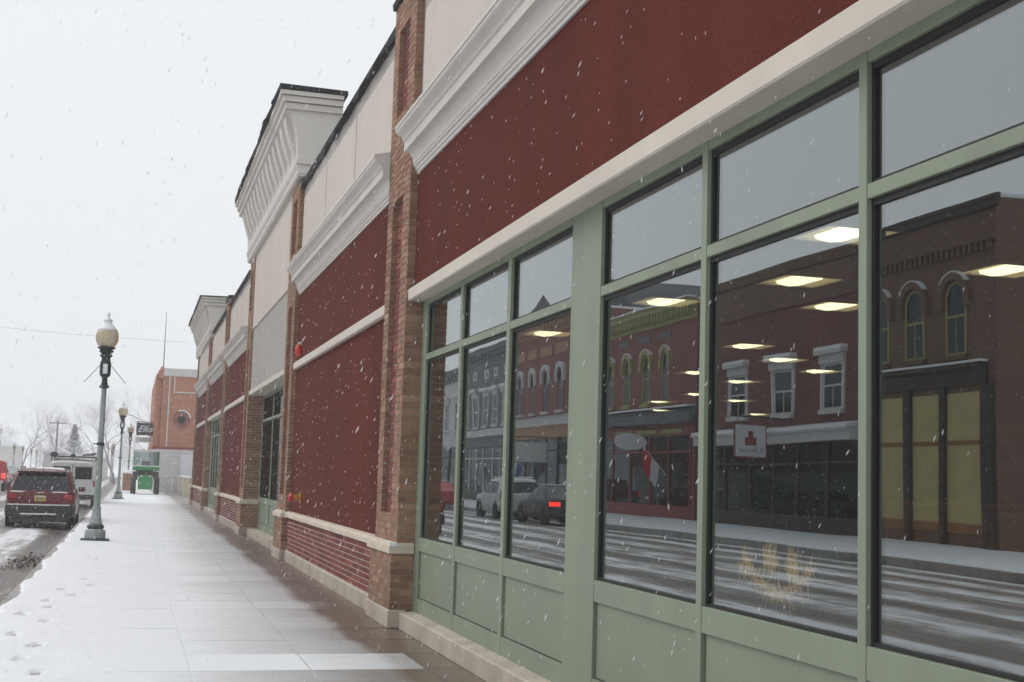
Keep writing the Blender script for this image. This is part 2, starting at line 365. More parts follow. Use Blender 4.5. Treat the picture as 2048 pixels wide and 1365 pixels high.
# snow lying along the kerb side of the walk, with footprints trodden into it
FP = [(-0.67, 11.79, .5), (-0.73, 10.98, .4), (-0.57, 10.27, .2), (-0.38, 17.73, .5), (-0.56, 16.31, .5), (-0.74, 14.87, .3), (-0.70, 13.59, .2), (-0.25, 19.74, .6), (0.15, 20.54, .7),
      (-0.90, 12.5, .1), (-0.95, 14.2, .2), (-0.50, 18.6, .5), (-0.80, 15.6, .3), (-0.05, 21.6, .8), (-0.62, 9.3, .2), (-0.5, 8.2, .1), (-0.70, 17.0, .4), (-0.1, 19.0, .6)]
def snow_sheet():
    m = MB(); y = 3.0; rows = []; nx = 64
    while y < 62:
        rows.append(y); y += 0.045 if y < 24 else 0.25
    vs = []
    for y in rows:
        edge = -1.22 + 0.09 * mnoise.noise((3.1, y * 0.7, 0)) + 0.03 * mnoise.noise((9.1, y * 3.1, 0))
        for i in range(nx):
            x = edge + (0.50 - edge) * i / (nx - 1)
            t = (x + 1.2) / 1.9
            h = 0.026 * (1 - t * 1.62) + 0.006 * mnoise.noise((x * 2.0, y * 0.55, 4)) + 0.004 * mnoise.noise((x * 5, y * 3.0, 7)) + 0.003 * mnoise.noise((x * 17, y * 14, 1))
            if i == 0: h = -0.10
            elif i == 1: h = min(h, 0.004)
            for fx, fy, a in FP:
                for sgn in (0.10,):
                    dx, dy = x - fx, y - fy
                    if abs(dx) < 0.3 and abs(dy) < 0.4:
                        u = dx * math.cos(a) - dy * math.sin(a) * 0.3; w = dy
                        q = (u / 0.060) ** 2 + (w / 0.155) ** 2
                        if abs(w) < 0.03: q += 0.6
                        if q < 1: h = min(h, -0.004)
                        elif q < 2.2: h += 0.006 * (2.2 - q)
            vs.append((x, y, h))
    fs = [(j * nx + i, j * nx + i + 1, (j + 1) * nx + i + 1, (j + 1) * nx + i) for j in range(len(rows) - 1) for i in range(nx - 1)]
    m.add(vs, fs).build('snow_cover', 'snow', smooth=True, kind='stuff', label='trodden snow lying along the kerb side of the sidewalk', category='snow')
snow_sheet()
surf('wet_leaves', (0.085, 0.065, 0.05), 0.6, 0.4, 20, 60, 0.4)
def leaves():
    rnd = random.Random(5); m = MB()
    for i in range(320):
        a = rnd.gauss(0, 1); b = rnd.gauss(0, 1); x = -1.62 + a * 0.16; y = 24.3 + b * 1.0; z = RZ + 0.015 + rnd.random() * 0.035 * math.exp(-(a * a + b * b) / 2)
        d = Vector((rnd.uniform(-1, 1), rnd.uniform(-1, 1), rnd.uniform(-.5, .5))).normalized() * rnd.uniform(0.03, 0.08); e = d.cross(Vector((0, 0, 1))).normalized() * rnd.uniform(0.01, 0.03)
        c = Vector((x, y, z)); m.add([c - d, c + e, c + d, c - e], [(0, 1, 2, 3)])
    m.build('leaf_litter', 'wet_leaves', kind='stuff', label='dark wet leaves and twigs heaped in the gutter', category='leaves')
leaves()

# ------------------------------------------------------------------ the long commercial building
CB = thing('commercial_building', 'long red and beige storefront building with brick piers and green window frames', 'building', (3.0, 26.0, 0))
PIERS = [(-7.25, -6.05), (1.75, 2.95), (13.05, 14.25), (22.95, 24.2), (31.8, 33.0), (40.5, 41.7), (49.6, 50.85), (58.4, 59.6)]
ZTOP = 6.52
XP, XU, XW, XF = 2.53, 2.58, 2.66, 2.76
def wavy_cap(name, y0, y1, x0, x1, z, parent, amp=0.035, seed=0.0, hang=0.10, mat='flashing'):
    m = MB(); n = max(4, int((y1 - y0) / 0.10)); vs = []
    for i in range(n + 1):
        y = y0 + (y1 - y0) * i / n
        w = amp * mnoise.noise((seed, y * 0.5, 0)) + amp * 0.9 * mnoise.noise((seed + 5, y * 1.3, 0)) + amp * 0.3 * mnoise.noise((seed, y * 3.5, 2))
        g = amp * 0.5 * mnoise.noise((seed + 9, y * 1.6, 0)) + 0.012 * mnoise.noise((seed + 3, y * 6, 0))
        vs += [(x0 + w * 0.6, y, z - hang + g), (x0 - 0.01 + w * 0.5, y, z + 0.012 + w), (x1, y, z + 0.03 + w * 0.4), (x1, y, z - hang)]
    fs = [(j * 4 + i, j * 4 + (i + 1) % 4, (j + 1) * 4 + (i + 1) % 4, (j + 1) * 4 + i) for j in range(n) for i in range(4)] + [(0, 1, 2, 3), tuple(n * 4 + i for i in range(4))]
    return m.add(vs, fs).build(name, mat, parent, smooth=40)
COUNT = [0]
def pier(idx, y0, y1, single=False, deep=None):
    zt = 6.62 if idx in (3, 4, 6, 7) else 6.74
    core = MB().box(XP + 0.012, y0 + 0.012, 0.0, 3.1, y1 - 0.012, 0.73).box(XU + 0.012, y0 + 0.012, 0.82, 3.1, y1 - 0.012, zt)
    ra, rb = y0 + 0.36, y1 - 0.28                               # recessed strip, two heights
    cut = [(1.118, 4.44), (5.39, 6.36)]
    c = MB().box(XP + 0.008, y0 + 0.008, 0.175, 3.1, y1 - 0.008, 0.73)
    c.box(XU + 0.065, y0 + 0.008, 0.82, 3.1, y1 - 0.008, zt)
    for (a, b) in ((y0 + 0.008, ra - 0.006), (rb + 0.006, y1 - 0.008)): c.box(XU + 0.008, a, 0.82, XU + 0.0651, b, zt)
    for (za, zb) in ((0.82, cut[0][0]), (cut[0][1], cut[1][0]), (cut[1][1], zt)): c.box(XU + 0.009, ra - 0.005, za + 0.005, XU + 0.0645, rb + 0.005, zb - 0.006)
    p = c.build('pier', 'mortar', CB)
    xb = deep or (XF + 0.03)
    near = bricks_side(y0, y0 + 0.10, XP, xb, 0.185, 0.72, idx) + bricks_front(XP, XP + 0.1, y0 + 0.103, y1, 0.185, 0.72, idx)
    xs = xb if deep else XF + 0.03
    near += bricks_side(y0, y0 + 0.05, XU, xs, 0.825, 3.30, idx + 1) + bricks_side(y0, y0 + 0.05, XU, xb if deep else XW + 0.02, 3.30, zt, idx + 2)
    strip = bricks_front(XU, XU + 0.05, y0 + 0.053, ra, 0.825, zt, idx + 3)
    rest = bricks_front(XU, XU + 0.05, rb, y1, 0.825, zt, idx + 4)
    for (za, zb) in ((0.825, cut[0][0]), (cut[0][1], cut[1][0]), (cut[1][1], zt)): rest += bricks_front(XU, XU + 0.05, ra, rb, za, zb, idx + 5)
    # far side bricks too, seen from up the street
    rest += bricks_side(y1 - 0.004, y1 - 0.0005, XU, XW, 0.825, zt, idx + 8)
    red = []
    for (za, zb) in cut: red += bricks_front(XU + 0.055, XU + 0.10, ra + 0.004, rb - 0.004, za + 0.004, zb, idx + 6)
    if single:
        every = near + [b for b in strip]
        for b in every[:300]: brick_obj(b, p, 'pier_brick'); COUNT[0] += 1
        rest += every[300:]
    else: rest += near + strip
    stuff_bricks(rest, p, 'pier_brick'); stuff_bricks(red, p, 'red_brick', 'recessed_brickwork')
    # cast stone cap with a sloping top, plinth block, coping
    pr = [(XP - 0.035, 0.735), (XP - 0.035, 0.795), (XP - 0.015, 0.823), (XU + 0.02, 0.845), (XU + 0.02, 0.735)]
    xe = xb - 0.002 if deep else XF - 0.004
    MB().box(XP - 0.032, y0 - 0.033, 0.728, xe, y1 + 0.033, 0.80).add(
        [(XP - 0.032, y0 - 0.033, 0.80), (xe, y0 - 0.033, 0.80), (xe, y1 + 0.033, 0.80), (XP - 0.032, y1 + 0.033, 0.80),
         (XU - 0.004, y0 - 0.004, 0.838), (xe, y0 - 0.004, 0.838), (xe, y1 + 0.004, 0.838), (XU - 0.004, y1 + 0.004, 0.838)],
        [(0, 1, 5, 4), (1, 2, 6, 5), (2, 3, 7, 6), (3, 0, 4, 7), (4, 5, 6, 7)]).build('cap', 'cast_stone', p, bevel=0.008)
    MB().box(XP - 0.022, y0 - 0.02, 0.0, xb - 0.004 if deep else 2.70, y1 + 0.02, 0.178).build('plinth', 'plinth_concrete', p, bevel=0.012)
    MB().box(XP - 0.028, y0 - 0.03, 0.801, XU - 0.001, y0 + 0.02, 0.8395).build('snow', 'snow', p)
    if idx not in (3, 4, 6, 7): wavy_cap('coping', y0 - 0.02, y1 + 0.02, XU - 0.03, 3.15, zt + 0.02, p, 0.02, idx, 0.06)
    return p
for i, (a, b) in enumerate(PIERS): pier(i, a, b, single=(i == 2), deep=(2.95 if i == 4 else None))

def cornice_profile(dx=0.0):
    pts = [(XW, 4.575), (2.640, 4.575), (2.640, 4.605), (2.625, 4.612), (2.625, 4.640), (2.606, 4.650), (2.606, 4.668)]
    for k in range(7):                                           # cove
        t = k / 6; pts.append((2.596 - 0.055 * (1 - math.cos(t * math.pi / 2)), 4.675 + 0.115 * math.sin(t * math.pi / 2)))
    pts += [(2.500, 4.797), (2.500, 4.888), (2.487, 4.893)]
    for k in range(9):                                           # cyma
        t = k / 8; pts.append((2.480 - 0.068 * t + 0.018 * math.sin(t * 2 * math.pi), 4.90 + 0.105 * t))
    pts += [(2.398, 5.010), (2.398, 5.040), (2.43, 5.048), (XW, 5.10)]
    return pts
CP = cornice_profile()
def cornice(y0, y1):
    """runs between two piers; both ends return to the wall with a mitre"""
    m = MB(); n = len(CP)
    A0 = [(XW, y0 + 0.0005, z) for x, z in CP]; off = lambda x: 0.26 - (XW - x)
    m.prism(CP, y0, y1)
    return m.build('cornice', 'white_trim', CB, smooth=35)
def parapet(y0, y1, idx):
    g = 0.25
    w = MB().box(XW, y0, 5.0, 3.0, y1, ZTOP - 0.02).build('parapet', 'grey_stucco', CB)
    n = 3; ys = y0 + g * 0.5; L_ = (y1 - y0 - g) / n
    for k in range(n):
        MB().box(XW - 0.022, ys + k * L_ + 0.035, 5.06, XW - 0.001, ys + (k + 1) * L_ - 0.035, 6.265).build('panel', 'beige_stucco', w, bevel=0.006)
    wavy_cap('coping', y0, y1, XW - 0.07, 3.06, ZTOP, w, 0.11, 20 + idx * 3.3, 0.05)
def red_bay(y0, y1, idx, string=True):
    MB().box(XW, y0, 0.84, 2.92, y1, 4.576).build('stucco_wall', 'red_stucco', CB)
    lw = MB().box(2.632, y0, 0.175, 2.95, y1, 0.735).build('low_wall', 'pale_mortar', CB)
    stuff_bricks(bricks_front(2.624, 2.70, y0, y1, 0.192, 0.735, idx + 50, 0.014), lw, 'red_brick')
    MB().prism([(2.575, 0.742), (2.575, 0.80), (2.60, 0.825), (XW + 0.02, 0.842), (XW + 0.02, 0.742)], y0 + 0.034, y1 - 0.034).build('cap', 'cast_stone', lw, bevel=0.006)
    MB().prism([(2.60, 0.0), (2.60, 0.165), (2.618, 0.182), (2.95, 0.19), (2.95, 0.0)], y0 + 0.021, y1 - 0.021).build('plinth', 'plinth_concrete', lw)
    if string: MB().prism([(XW + 0.01, 3.265), (2.61, 3.265), (2.60, 3.275), (2.60, 3.37), (2.62, 3.392), (XW + 0.01, 3.40)], y0, y1).build('string_course', 'trim_stucco', CB)
ZF = dict(b0=0.16, p0=0.31, p1=0.77, g0=0.90, t0=2.655, t1=2.715, g1=3.215, h1=3.34)
def window(groups, y0, y1, x=XF, name='storefront_window', glass='shop_glass', zoff=0.0):
    """groups: lists of pane intervals along y"""
    w = MB().box(x + 0.09, y0, ZF['b0'], x + 0.14, y0 + 0.02, ZF['h1']).build(name, 'green_paint', CB)
    dx = x
    posts = []; edge = y0
    for g in groups:
        for (a, b) in g:
            posts.append((edge, a)); edge = b
    posts.append((edge, y1))
    for (a, b) in posts:
        if b - a < 0.30: MB().box(dx, a, ZF['b0'], dx + 0.09, b, ZF['h1']).build('mullion', 'green_paint', w, bevel=0.003)
        else:                                                    # wide cover panel with a seam
            MB().box(dx, a, ZF['b0'], dx + 0.09, a + 0.065, ZF['h1']).build('mullion', 'green_paint', w, bevel=0.003)
            MB().box(dx + 0.004, a + 0.071, ZF['b0'], dx + 0.09, b, ZF['h1']).build('cover_panel', 'green_paint', w, bevel=0.002)
    for g in groups:
        for (a, b) in g:
            f = dx + 0.003
            for nm, z0, z1 in (('bottom_rail', ZF['b0'], ZF['p0']), ('sill_rail', ZF['p1'], ZF['g0']), ('transom', ZF['t0'], ZF['t1']), ('head_rail', ZF['g1'], ZF['h1'])):
                MB().box(f, a + 0.0008, z0, dx + 0.09, b - 0.0008, z1).build(nm, 'green_paint', w, bevel=0.003)
            k = MB()
            for z0, z1 in ((ZF['g0'], ZF['t0']), (ZF['t1'], ZF['g1'])):
                for q in ((a, z0, b, z0 + 0.018), (a, z1 - 0.03, b, z1), (a, z0 + 0.018, a + 0.02, z1 - 0.03), (b - 0.02, z0 + 0.018, b, z1 - 0.03)):
                    k.box(dx + 0.024, q[0] + 0.001, q[1] + 0.001, dx + 0.05, q[2] - 0.001, q[3] - 0.001)
                MB().box(dx + 0.036, a + 0.012, z0 + 0.012, dx + 0.044, b - 0.012, z1 - 0.012).build('pane', glass, w)
            k.box(dx + 0.035, a + 0.001, ZF['p0'] + 0.001, dx + 0.06, b - 0.001, ZF['p1'] - 0.001)  # black backing behind the lower panel paints the shadow in its gaps
            k.build('gasket_gap_shade', 'rubber', w)
            MB().box(dx + 0.022, a + 0.001, ZF['p0'] + 0.010, dx + 0.034, b - 0.022, ZF['p1'] - 0.001).build('lower_panel', 'green_panel', w)
            MB().box(dx + 0.030, b - 0.021, ZF['p0'] + 0.010, dx + 0.0345, b - 0.012, ZF['p1'] - 0.002).build('panel_edge', 'green_paint', w)
    return w
def seam_line(y, w):
    box('seam', 'rubber', w, XF + 0.001, y - 0.004, ZF['b0'], XF + 0.02, y + 0.004, ZF['h1'])
def window_bay(groups, y0, y1, idx):
    w = window(groups, y0 + 0.0, y1 - 0.0)
    MB().box(XW, y0, 3.34, 2.95, y1, 4.576).build('stucco_wall', 'red_stucco', CB)
    MB().prism([(XF + 0.01, 3.265), (2.61, 3.262), (2.600, 3.272), (2.600, 3.375), (2.622, 3.395), (XW + 0.01, 3.408), (XW + 0.01, 3.3405), (XF + 0.01, 3.3405)], y0, y1).build('lintel', 'trim_stucco', CB)
    MB().prism([(2.625, 0.0), (2.625, 0.150), (2.637, 0.160), (XF + 0.005, 0.172), (XF + 0.1, 0.160), (2.95, 0.1595), (2.95, 0.0)], y0 + 0.021, y1 - 0.021).build('plinth', 'plinth_concrete', CB)
# near window bay
g1 = [(11.40 + 0.03, 12.84), (9.85 + 0.03, 11.35 - 0.0), (8.31, 9.79)]
g2 = [(6.20, 7.725), (4.66, 6.135), (3.13, 4.60)]
window_bay([sorted(g2), sorted(g1)], 2.95, 13.05, 0)
# far window bay between the fifth and sixth pier
gd = [(41.9, 43.25), (43.32, 44.7), (44.77, 46.1), (46.17, 47.5), (47.57, 48.9)]
window_bay([gd], 41.7, 49.6, 1)
for i, (a, b) in enumerate([(-6.05, 1.75), (14.25, 22.95), (33.0, 40.5), (50.85, 58.4)]): red_bay(a, b, i)
for i in (0, 1, 2, 4, 5, 6):
    y0, y1 = PIERS[i][1], PIERS[i + 1][0]
    cornice(y0, y1)
    if i != 6: parapet(y0, y1, i)

# entrance bay with its tall coved cornice; the same again at the far end
def tower(y0, y1, zs, idx):
    c = []
    prof = [(XU + 0.005, zs), (2.515, zs), (2.515, zs + 0.03), (2.500, zs + 0.04), (2.500, zs + 0.14), (2.482, zs + 0.155), (2.482, zs + 0.20), (2.470, zs + 0.21), (2.470, zs + 0.285), (2.492, zs + 0.30)]
    cove = []
    for k in range(11):
        t = k / 10 * math.pi / 2; cove.append((2.492 - 0.235 * (1 - math.cos(t)), zs + 0.30 + 0.86 * math.sin(t)))
    prof += cove + [(2.235, zs + 1.165), (2.235, zs + 1.275), (2.185, zs + 1.285), (2.185, zs + 1.385), (2.135, zs + 1.395), (2.135, zs + 1.47), (3.24, zs + 1.50), (3.24, zs)]
    t = MB().prism(prof, y0, y1).build('tower_cornice', 'white_trim', CB, smooth=35)
    # fascia returned round the near end
    MB().box(2.232, y0 - 0.055, zs + 1.166, 3.238, y0 - 0.001, zs + 1.274).box(2.182, y0 - 0.105, zs + 1.286, 3.237, y0 - 0.001, zs + 1.384).box(2.132, y0 - 0.15, zs + 1.396, 3.236, y0 - 0.001, zs + 1.469).build('fascia_return', 'white_trim', t)
    MB().box(2.468, y0 - 0.035, zs + 0.211, 3.2, y0 - 0.001, zs + 0.284).box(2.498, y0 - 0.02, zs + 0.041, 3.2, y0 - 0.001, zs + 0.139).build('moulding_return', 'white_trim', t)
    n = 14; L_ = (y1 - y0 - 0.5) / n
    for k in range(n):                                           # corbels riding on the cove
        ya = y0 + 0.35 + k * L_; yb = ya + L_ * 0.46
        inner = [(x + 0.01, z) for x, z in cove]; outer = []
        for j, (x, z) in enumerate(cove):
            tt = j / 10; outer.append((x - 0.10 * math.sin(math.pi * min(1, max(0, (tt - 0.12) / 0.76))) ** 0.7 - 0.004, z))
        MB().prism(outer[1:10] + inner[1:10][::-1], ya, yb).build('corbel', 'white_trim', t, smooth=40)
    wavy_cap('coping', y0 - 0.17, y1 + 0.17, 2.09, 3.3, zs + 1.50, t, 0.12, 60 + idx * 7, 0.03)
tower(22.80, 33.15, 6.65, 0); tower(49.4, 59.8, 6.35, 1)
# entrance: plain upper wall, recessed shop front, doors
ya, yb = 24.2, 31.8
MB().box(2.60, ya, 4.86, 3.0, yb, 6.66).build('upper_wall', 'beige_stucco', CB)
MB().box(2.625, ya, 3.385, 3.0, yb, 4.858).build('sign_band', 'grey_stucco', CB)
MB().box(2.59, ya, 3.285, 3.6, yb, 3.383).build('canopy_beam', 'trim_stucco', CB)
MB().box(2.60, 50.86, 5.0, 3.0, 58.39, 6.36).build('upper_wall', 'beige_stucco', CB)
MB().box(2.62, 41.71, 0.0, 2.70, 41.72, 0.01).build('joint_filler', 'plinth_concrete', CB)
gE2 = [(27.05, 29.30), (29.38, 31.70)]
window([gE2], 26.95, 31.79, x=2.93, glass='black_glass')
ent = MB().box(2.93, 24.2, 2.60, 3.02, 26.94, 3.28).build('entrance', 'green_paint', CB)
for a, b in ((24.25, 25.55), (25.6, 26.9)):
    d = MB().box(2.955, a, 0.02, 3.0, a + 0.09, 2.59).box(2.955, b - 0.09, 0.02, 3.0, b, 2.59).box(2.955, a + 0.09, 0.02, 3.0, b - 0.09, 0.28).box(2.955, a + 0.09, 2.46, 3.0, b - 0.09, 2.59).build('door', 'green_paint', ent)
    box('pane', 'black_glass', ent, 2.97, a + 0.09, 0.28, 2.98, b - 0.09, 2.46)
    MB().tube([(2.955, b - 0.06, 0.95), (2.90, b - 0.06, 0.95), (2.90, b - 0.06, 1.35), (2.955, b - 0.06, 1.35)], 0.012).build('handle', 'chrome', ent)
MB().box(2.70, 24.21, 0.0, 3.05, 31.79, 0.158).build('doorstep', 'plinth_concrete', CB)
# shell: side and back walls, roof, shop interior
MB().box(2.95, -7.2, 5.9, 22, 59.55, 6.05).build('roof', 'asphalt', CB)
MB().box(2.7, 59.3, 0, 22, 59.55, 6.6).box(2.7, -7.25, 0, 22, -7.0, 6.6).box(21.8, -7.0, 0, 22.0, 59.3, 6.6).build('side_wall', 'grey_stucco', CB)
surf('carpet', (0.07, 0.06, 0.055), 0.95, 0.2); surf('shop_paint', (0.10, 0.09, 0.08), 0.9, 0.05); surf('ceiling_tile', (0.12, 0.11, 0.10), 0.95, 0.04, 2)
MB().box(2.96, -6.5, 0.0, 21.5, 59.2, 0.10).build('shop_floor', 'carpet', kind='structure')
MB().box(2.96, -6.5, 3.335, 21.5, 59.2, 3.40).build('shop_ceiling', 'ceiling_tile', kind='structure')
MB().box(2.96, 38.0, 0.1, 21.5, 38.15, 3.33).box(2.96, -6.4, 0.1, 21.5, -6.2, 3.33).box(21.2, -6.2, 0.1, 21.4, 38.0, 3.33).build('shop_wall', 'shop_paint', kind='structure')
# red alarm bell and fire department valve on the stucco, by the entrance pier
al = MB().lathe([(0.02, 0.0), (0.10, 0.0), (0.115, 0.03), (0.11, 0.06), (0.07, 0.085), (0.0, 0.09)], (XW - 0.002, 22.42, 3.56), 20, (-1, 0, 0)).build('fire_bell', 'alarm_red', CB, smooth=40)
MB().box(XW - 0.05, 22.36, 3.60, XW - 0.001, 22.49, 3.70).build('strobe_box', 'white_trim', al)
fv = MB().lathe([(0.10, 0), (0.10, 0.012), (0.055, 0.03), (0.05, 0.12), (0.06, 0.125)], (XW - 0.002, 21.5, 1.10), 18, (-1, 0, 0)).build('fire_hose_connection', 'brass', CB, smooth=40)
MB().lathe([(0.062, 0.126), (0.066, 0.13), (0.066, 0.19), (0.05, 0.20), (0.0, 0.2)], (XW - 0.002, 21.5, 1.10), 18, (-1, 0, 0)).build('valve_cap', 'alarm_red', fv, smooth=40)

# lit troffers in the shop ceiling
emit('lamp_lens', (1.0, 0.82, 0.52), 7.0); emit('lamp_reflector_glow', (1.0, 0.70, 0.34), 1.1); surf('lamp_reflector', (0.75, 0.62, 0.40), 0.35, 0.05)  # reflectors emit a dim warm glow in place of light from the lens
LIGHTS = [(4.87, 15.5, 'farthest left, alone behind the third pane'), (5.04, 12.15, 'behind the left pane of the nearer windows, highest there'), (4.80, 8.30, 'largest, highest behind the second pane'),
          (5.55, 10.35, 'second largest behind the second pane'), (6.65, 11.65, 'cut by the mullion, third from the top'), (6.75, 9.10, 'in the rightmost pane'), (7.60, 15.53, 'left of the middle three'),
          (8.85, 16.95, 'centre of the middle three'), (10.18, 18.30, 'right of the middle three'), (8.74, 19.68, 'beside the left mullion, upper'), (10.11, 20.95, 'just under the middle three'),
          (10.85, 24.41, 'beside the left mullion, lower'), (12.36, 25.71, 'lowest wide one right of the left mullion'), (11.19, 27.25, 'low behind the left pane'), (15.07, 30.2, 'smallest and farthest right'), (12.52, 30.4, 'thin one lowest behind the left pane')]
def light0():
    t = thing('ceiling_light', '', 'ceiling light', (0, 0, 3.30), 'lit square ceiling lights in the shop')
    f = MB()
    for q in ((-.30, -.30, .30, -.27), (-.30, .27, .30, .30), (-.30, -.27, -.27, .27), (.27, -.27, .30, .27)): f.box(q[0], q[1], 3.30, q[2], q[3], 3.335)
    f.build('frame', 'white_trim', t)
    MB().add([(-.27, -.27, 3.302), (-.27, .27, 3.302), (-.08, .27, 3.332), (-.08, -.27, 3.332)], [(0, 1, 2, 3)]).add([(.27, -.27, 3.302), (.27, .27, 3.302), (.08, .27, 3.332), (.08, -.27, 3.332)], [(0, 1, 2, 3)]).build('reflector', 'lamp_reflector_glow', t)
    MB().prism([(-.14, 3.334), (-.11, 3.300), (0, 3.285), (.11, 3.300), (.14, 3.334)], -.20, .20).build('diffuser', 'lamp_lens', t)
    return t
L0 = light0()
for i, (x, y, s_) in enumerate(LIGHTS):
    lab = 'lit square ceiling light, ' + s_
    if i == 0: L0.location = (x, y, 3.30); L0['label'] = lab
    else: copy_tree(L0, loc=(x, y, 3.30), label=lab)

surf('cabinet_wood', (0.55, 0.17, 0.055), 0.5, 0.15, 3)
cb = thing('cabinet', 'orange wooden cabinet dimly seen inside the shop behind the rightmost pane', 'cabinet', (6.4, 9.1, 0.1))
MB().box(6.2, 8.0, 0.1, 6.65, 10.2, 1.38).build('body', 'cabinet_wood', cb, bevel=0.01); MB().box(6.15, 7.95, 1.381, 6.7, 10.25, 1.42).build('top', 'cabinet_wood', cb)
for i in range(4): MB().box(6.18, 8.05 + i * 0.54, 0.2, 6.199, 8.54 + i * 0.54, 1.33).build('door', 'cabinet_wood', cb, bevel=0.006)

# ------------------------------------------------------------------ buildings across the street (seen in the shop windows)
XO = -17.0
brickwall('brown_brickwall', (0.160, 0.078, 0.046), (0.215, 0.110, 0.066), (0.22, 0.18, 0.15))
brickwall('red_brickwall', (0.24, 0.062, 0.05), (0.30, 0.085, 0.065), (0.30, 0.24, 0.2))
brickwall('dark_brickwall', (0.17, 0.05, 0.042), (0.22, 0.068, 0.052), (0.20, 0.16, 0.13))
brickwall('orange_brickwall', (0.42, 0.150, 0.085), (0.50, 0.195, 0.115), (0.45, 0.34, 0.26), blotch=0.2)
surf('grey_paint', (0.15, 0.155, 0.165), 0.7, 0.12, 2); surf('light_paint', (0.62, 0.61, 0.60), 0.7, 0.08, 2); surf('olive_paint', (0.34, 0.33, 0.12), 0.6, 0.1, 2)
surf('board', (0.52, 0.44, 0.19), 0.7, 0.07, 1.0); surf('orange_wood', (0.30, 0.13, 0.045), 0.6, 0.15, 3); surf('dark_wood', (0.055, 0.035, 0.028), 0.6, 0.2, 3); surf('red_paint', (0.26, 0.03, 0.028), 0.5, 0.1)
surf('tan_paint', (0.40, 0.22, 0.12), 0.7, 0.1, 2); surf('curtain', (0.30, 0.34, 0.35), 0.8, 0.15, 2)
def arch_pts(y0, y1, z0, z1, n=10):
    r = (y1 - y0) / 2; yc = (y0 + y1) / 2; zc = z1 - r
    return [(y0, z0), (y1, z0)] + [(yc + r * math.cos(math.pi * k / n), zc + r * math.sin(math.pi * k / n)) for k in range(n + 1)]
def flat_poly(m, pts, x0, x1):
    """outline in (y, z) given a thickness along x"""
    n = len(pts); a = [(x0, y, z) for y, z in pts]; b = [(x1, y, z) for y, z in pts]
    return m.add(a + b, [(i, (i + 1) % n, n + (i + 1) % n, n + i) for i in range(n)] + [tuple(range(n))[::-1], tuple(range(n, 2 * n))])
def ring(m, outer, inner, x0, x1):
    n = len(outer)
    vs = [(x, y, z) for x in (x0, x1) for q in (outer, inner) for y, z in q]
    fs = []
    for i in range(n):
        j = (i + 1) % n
        fs += [(i, j, n + j, n + i), (2 * n + i, 2 * n + j, 3 * n + j, 3 * n + i), (i, j, 2 * n + j, 2 * n + i), (n + i, n + j, 3 * n + j, 3 * n + i)]
    return m.add(vs, fs)
def sash(b, y0, y1, z0, z1, frame, arched=False, hood=None, hoodmat=None, x=XO, d=1, cur=True):
    """a window set into the wall: dark reveal, pane, sash bars, hood and sill; d = +1 faces the street at +x"""
    pts = arch_pts(y0, y1, z0, z1) if arched else [(y0, z0), (y1, z0), (y1, z1), (y0, z1)]
    cy, cz = (y0 + y1) / 2, (z0 + z1) / 2
    k = 1 - 0.16 / (y1 - y0)
    inn = [(cy + (p[0] - cy) * k, cz + (p[1] - cz) * (1 - 0.16 / (z1 - z0))) for p in pts]
    w = ring(MB(), pts, inn, x - 0.02 * d, x + 0.035 * d).build('window', frame, b)
    flat_poly(MB(), inn, x + 0.004 * d, x + 0.010 * d).build('pane', 'dark_glass', w)
    zi = z0 + (z1 - z0) * 0.52
    MB().box(x + 0.004 * d, y0 + 0.08, zi - 0.035, x + 0.03 * d, y1 - 0.08, zi + 0.035).box(x + 0.004 * d, cy - 0.02, z0 + 0.08, x + 0.024 * d, cy + 0.02, zi - 0.036).build('sash_bar', frame, w)
    if cur: MB().box(x + 0.0005 * d, y0 + 0.09, zi + 0.1, x + 0.0035 * d, y1 - 0.09, z1 - (0.5 if arched else 0.1)).build('curtain', 'curtain', w)
    MB().box(x + 0.001 * d, y0 - 0.1, z0 - 0.14, x + 0.16 * d, y1 + 0.1, z0 - 0.002).build('sill', hoodmat or frame, w)
    if hood == 'flat':
        MB().box(x + 0.001, y0 - 0.16, z1 + 0.002, x + 0.14 * d, y1 + 0.16, z1 + 0.30).box(x + 0.001, y0 - 0.26, z1 + 0.302, x + 0.30 * d, y1 + 0.26, z1 + 0.44).build('hood', hoodmat, w)
        MB().box(x + 0.003, y0 - 0.25, z1 + 0.442, x + 0.29 * d, y1 + 0.25, z1 + 0.56).build('snow', 'snow', w)
        MB().box(x + 0.001, y0 - 0.14, z0 - 0.001, x + 0.07, y0 - 0.002, z1).box(x + 0.001, y1 + 0.002, z0 - 0.001, x + 0.07, y1 + 0.14, z1).build('casing', hoodmat, w)
    if hood == 'arch':
        r = (y1 - y0) / 2; zc = z1 - r; n = 10
        o = [(cy + (r + 0.26) * math.cos(math.pi * i / n), zc + (r + 0.26) * math.sin(math.pi * i / n)) for i in range(n + 1)]
        q = [(cy + (r + 0.04) * math.cos(math.pi * i / n), zc + (r + 0.04) * math.sin(math.pi * i / n)) for i in range(n + 1)]
        h = MB(); flat_poly(h, o + q[::-1], x + 0.002, x + 0.16 * d); h.box(x + 0.002, y0 - 0.27, zc - 0.30, x + 0.15 * d, y0 - 0.04, zc - 0.001).box(x + 0.002, y1 + 0.04, zc - 0.30, x + 0.15 * d, y1 + 0.27, zc - 0.001)
        h.build('hood', hoodmat, w)
        s_ = [(cy + (r + 0.30) * math.cos(math.pi * i / n), zc + (r + 0.30) * math.sin(math.pi * i / n)) for i in range(2, 9)]
        s2 = [(cy + (r + 0.262) * math.cos(math.pi * i / n), zc + (r + 0.262) * math.sin(math.pi * i / n)) for i in range(2, 9)]
        flat_poly(MB(), s_ + s2[::-1], x + 0.004, x + 0.17 * d).build('snow', 'snow', w)
    return w
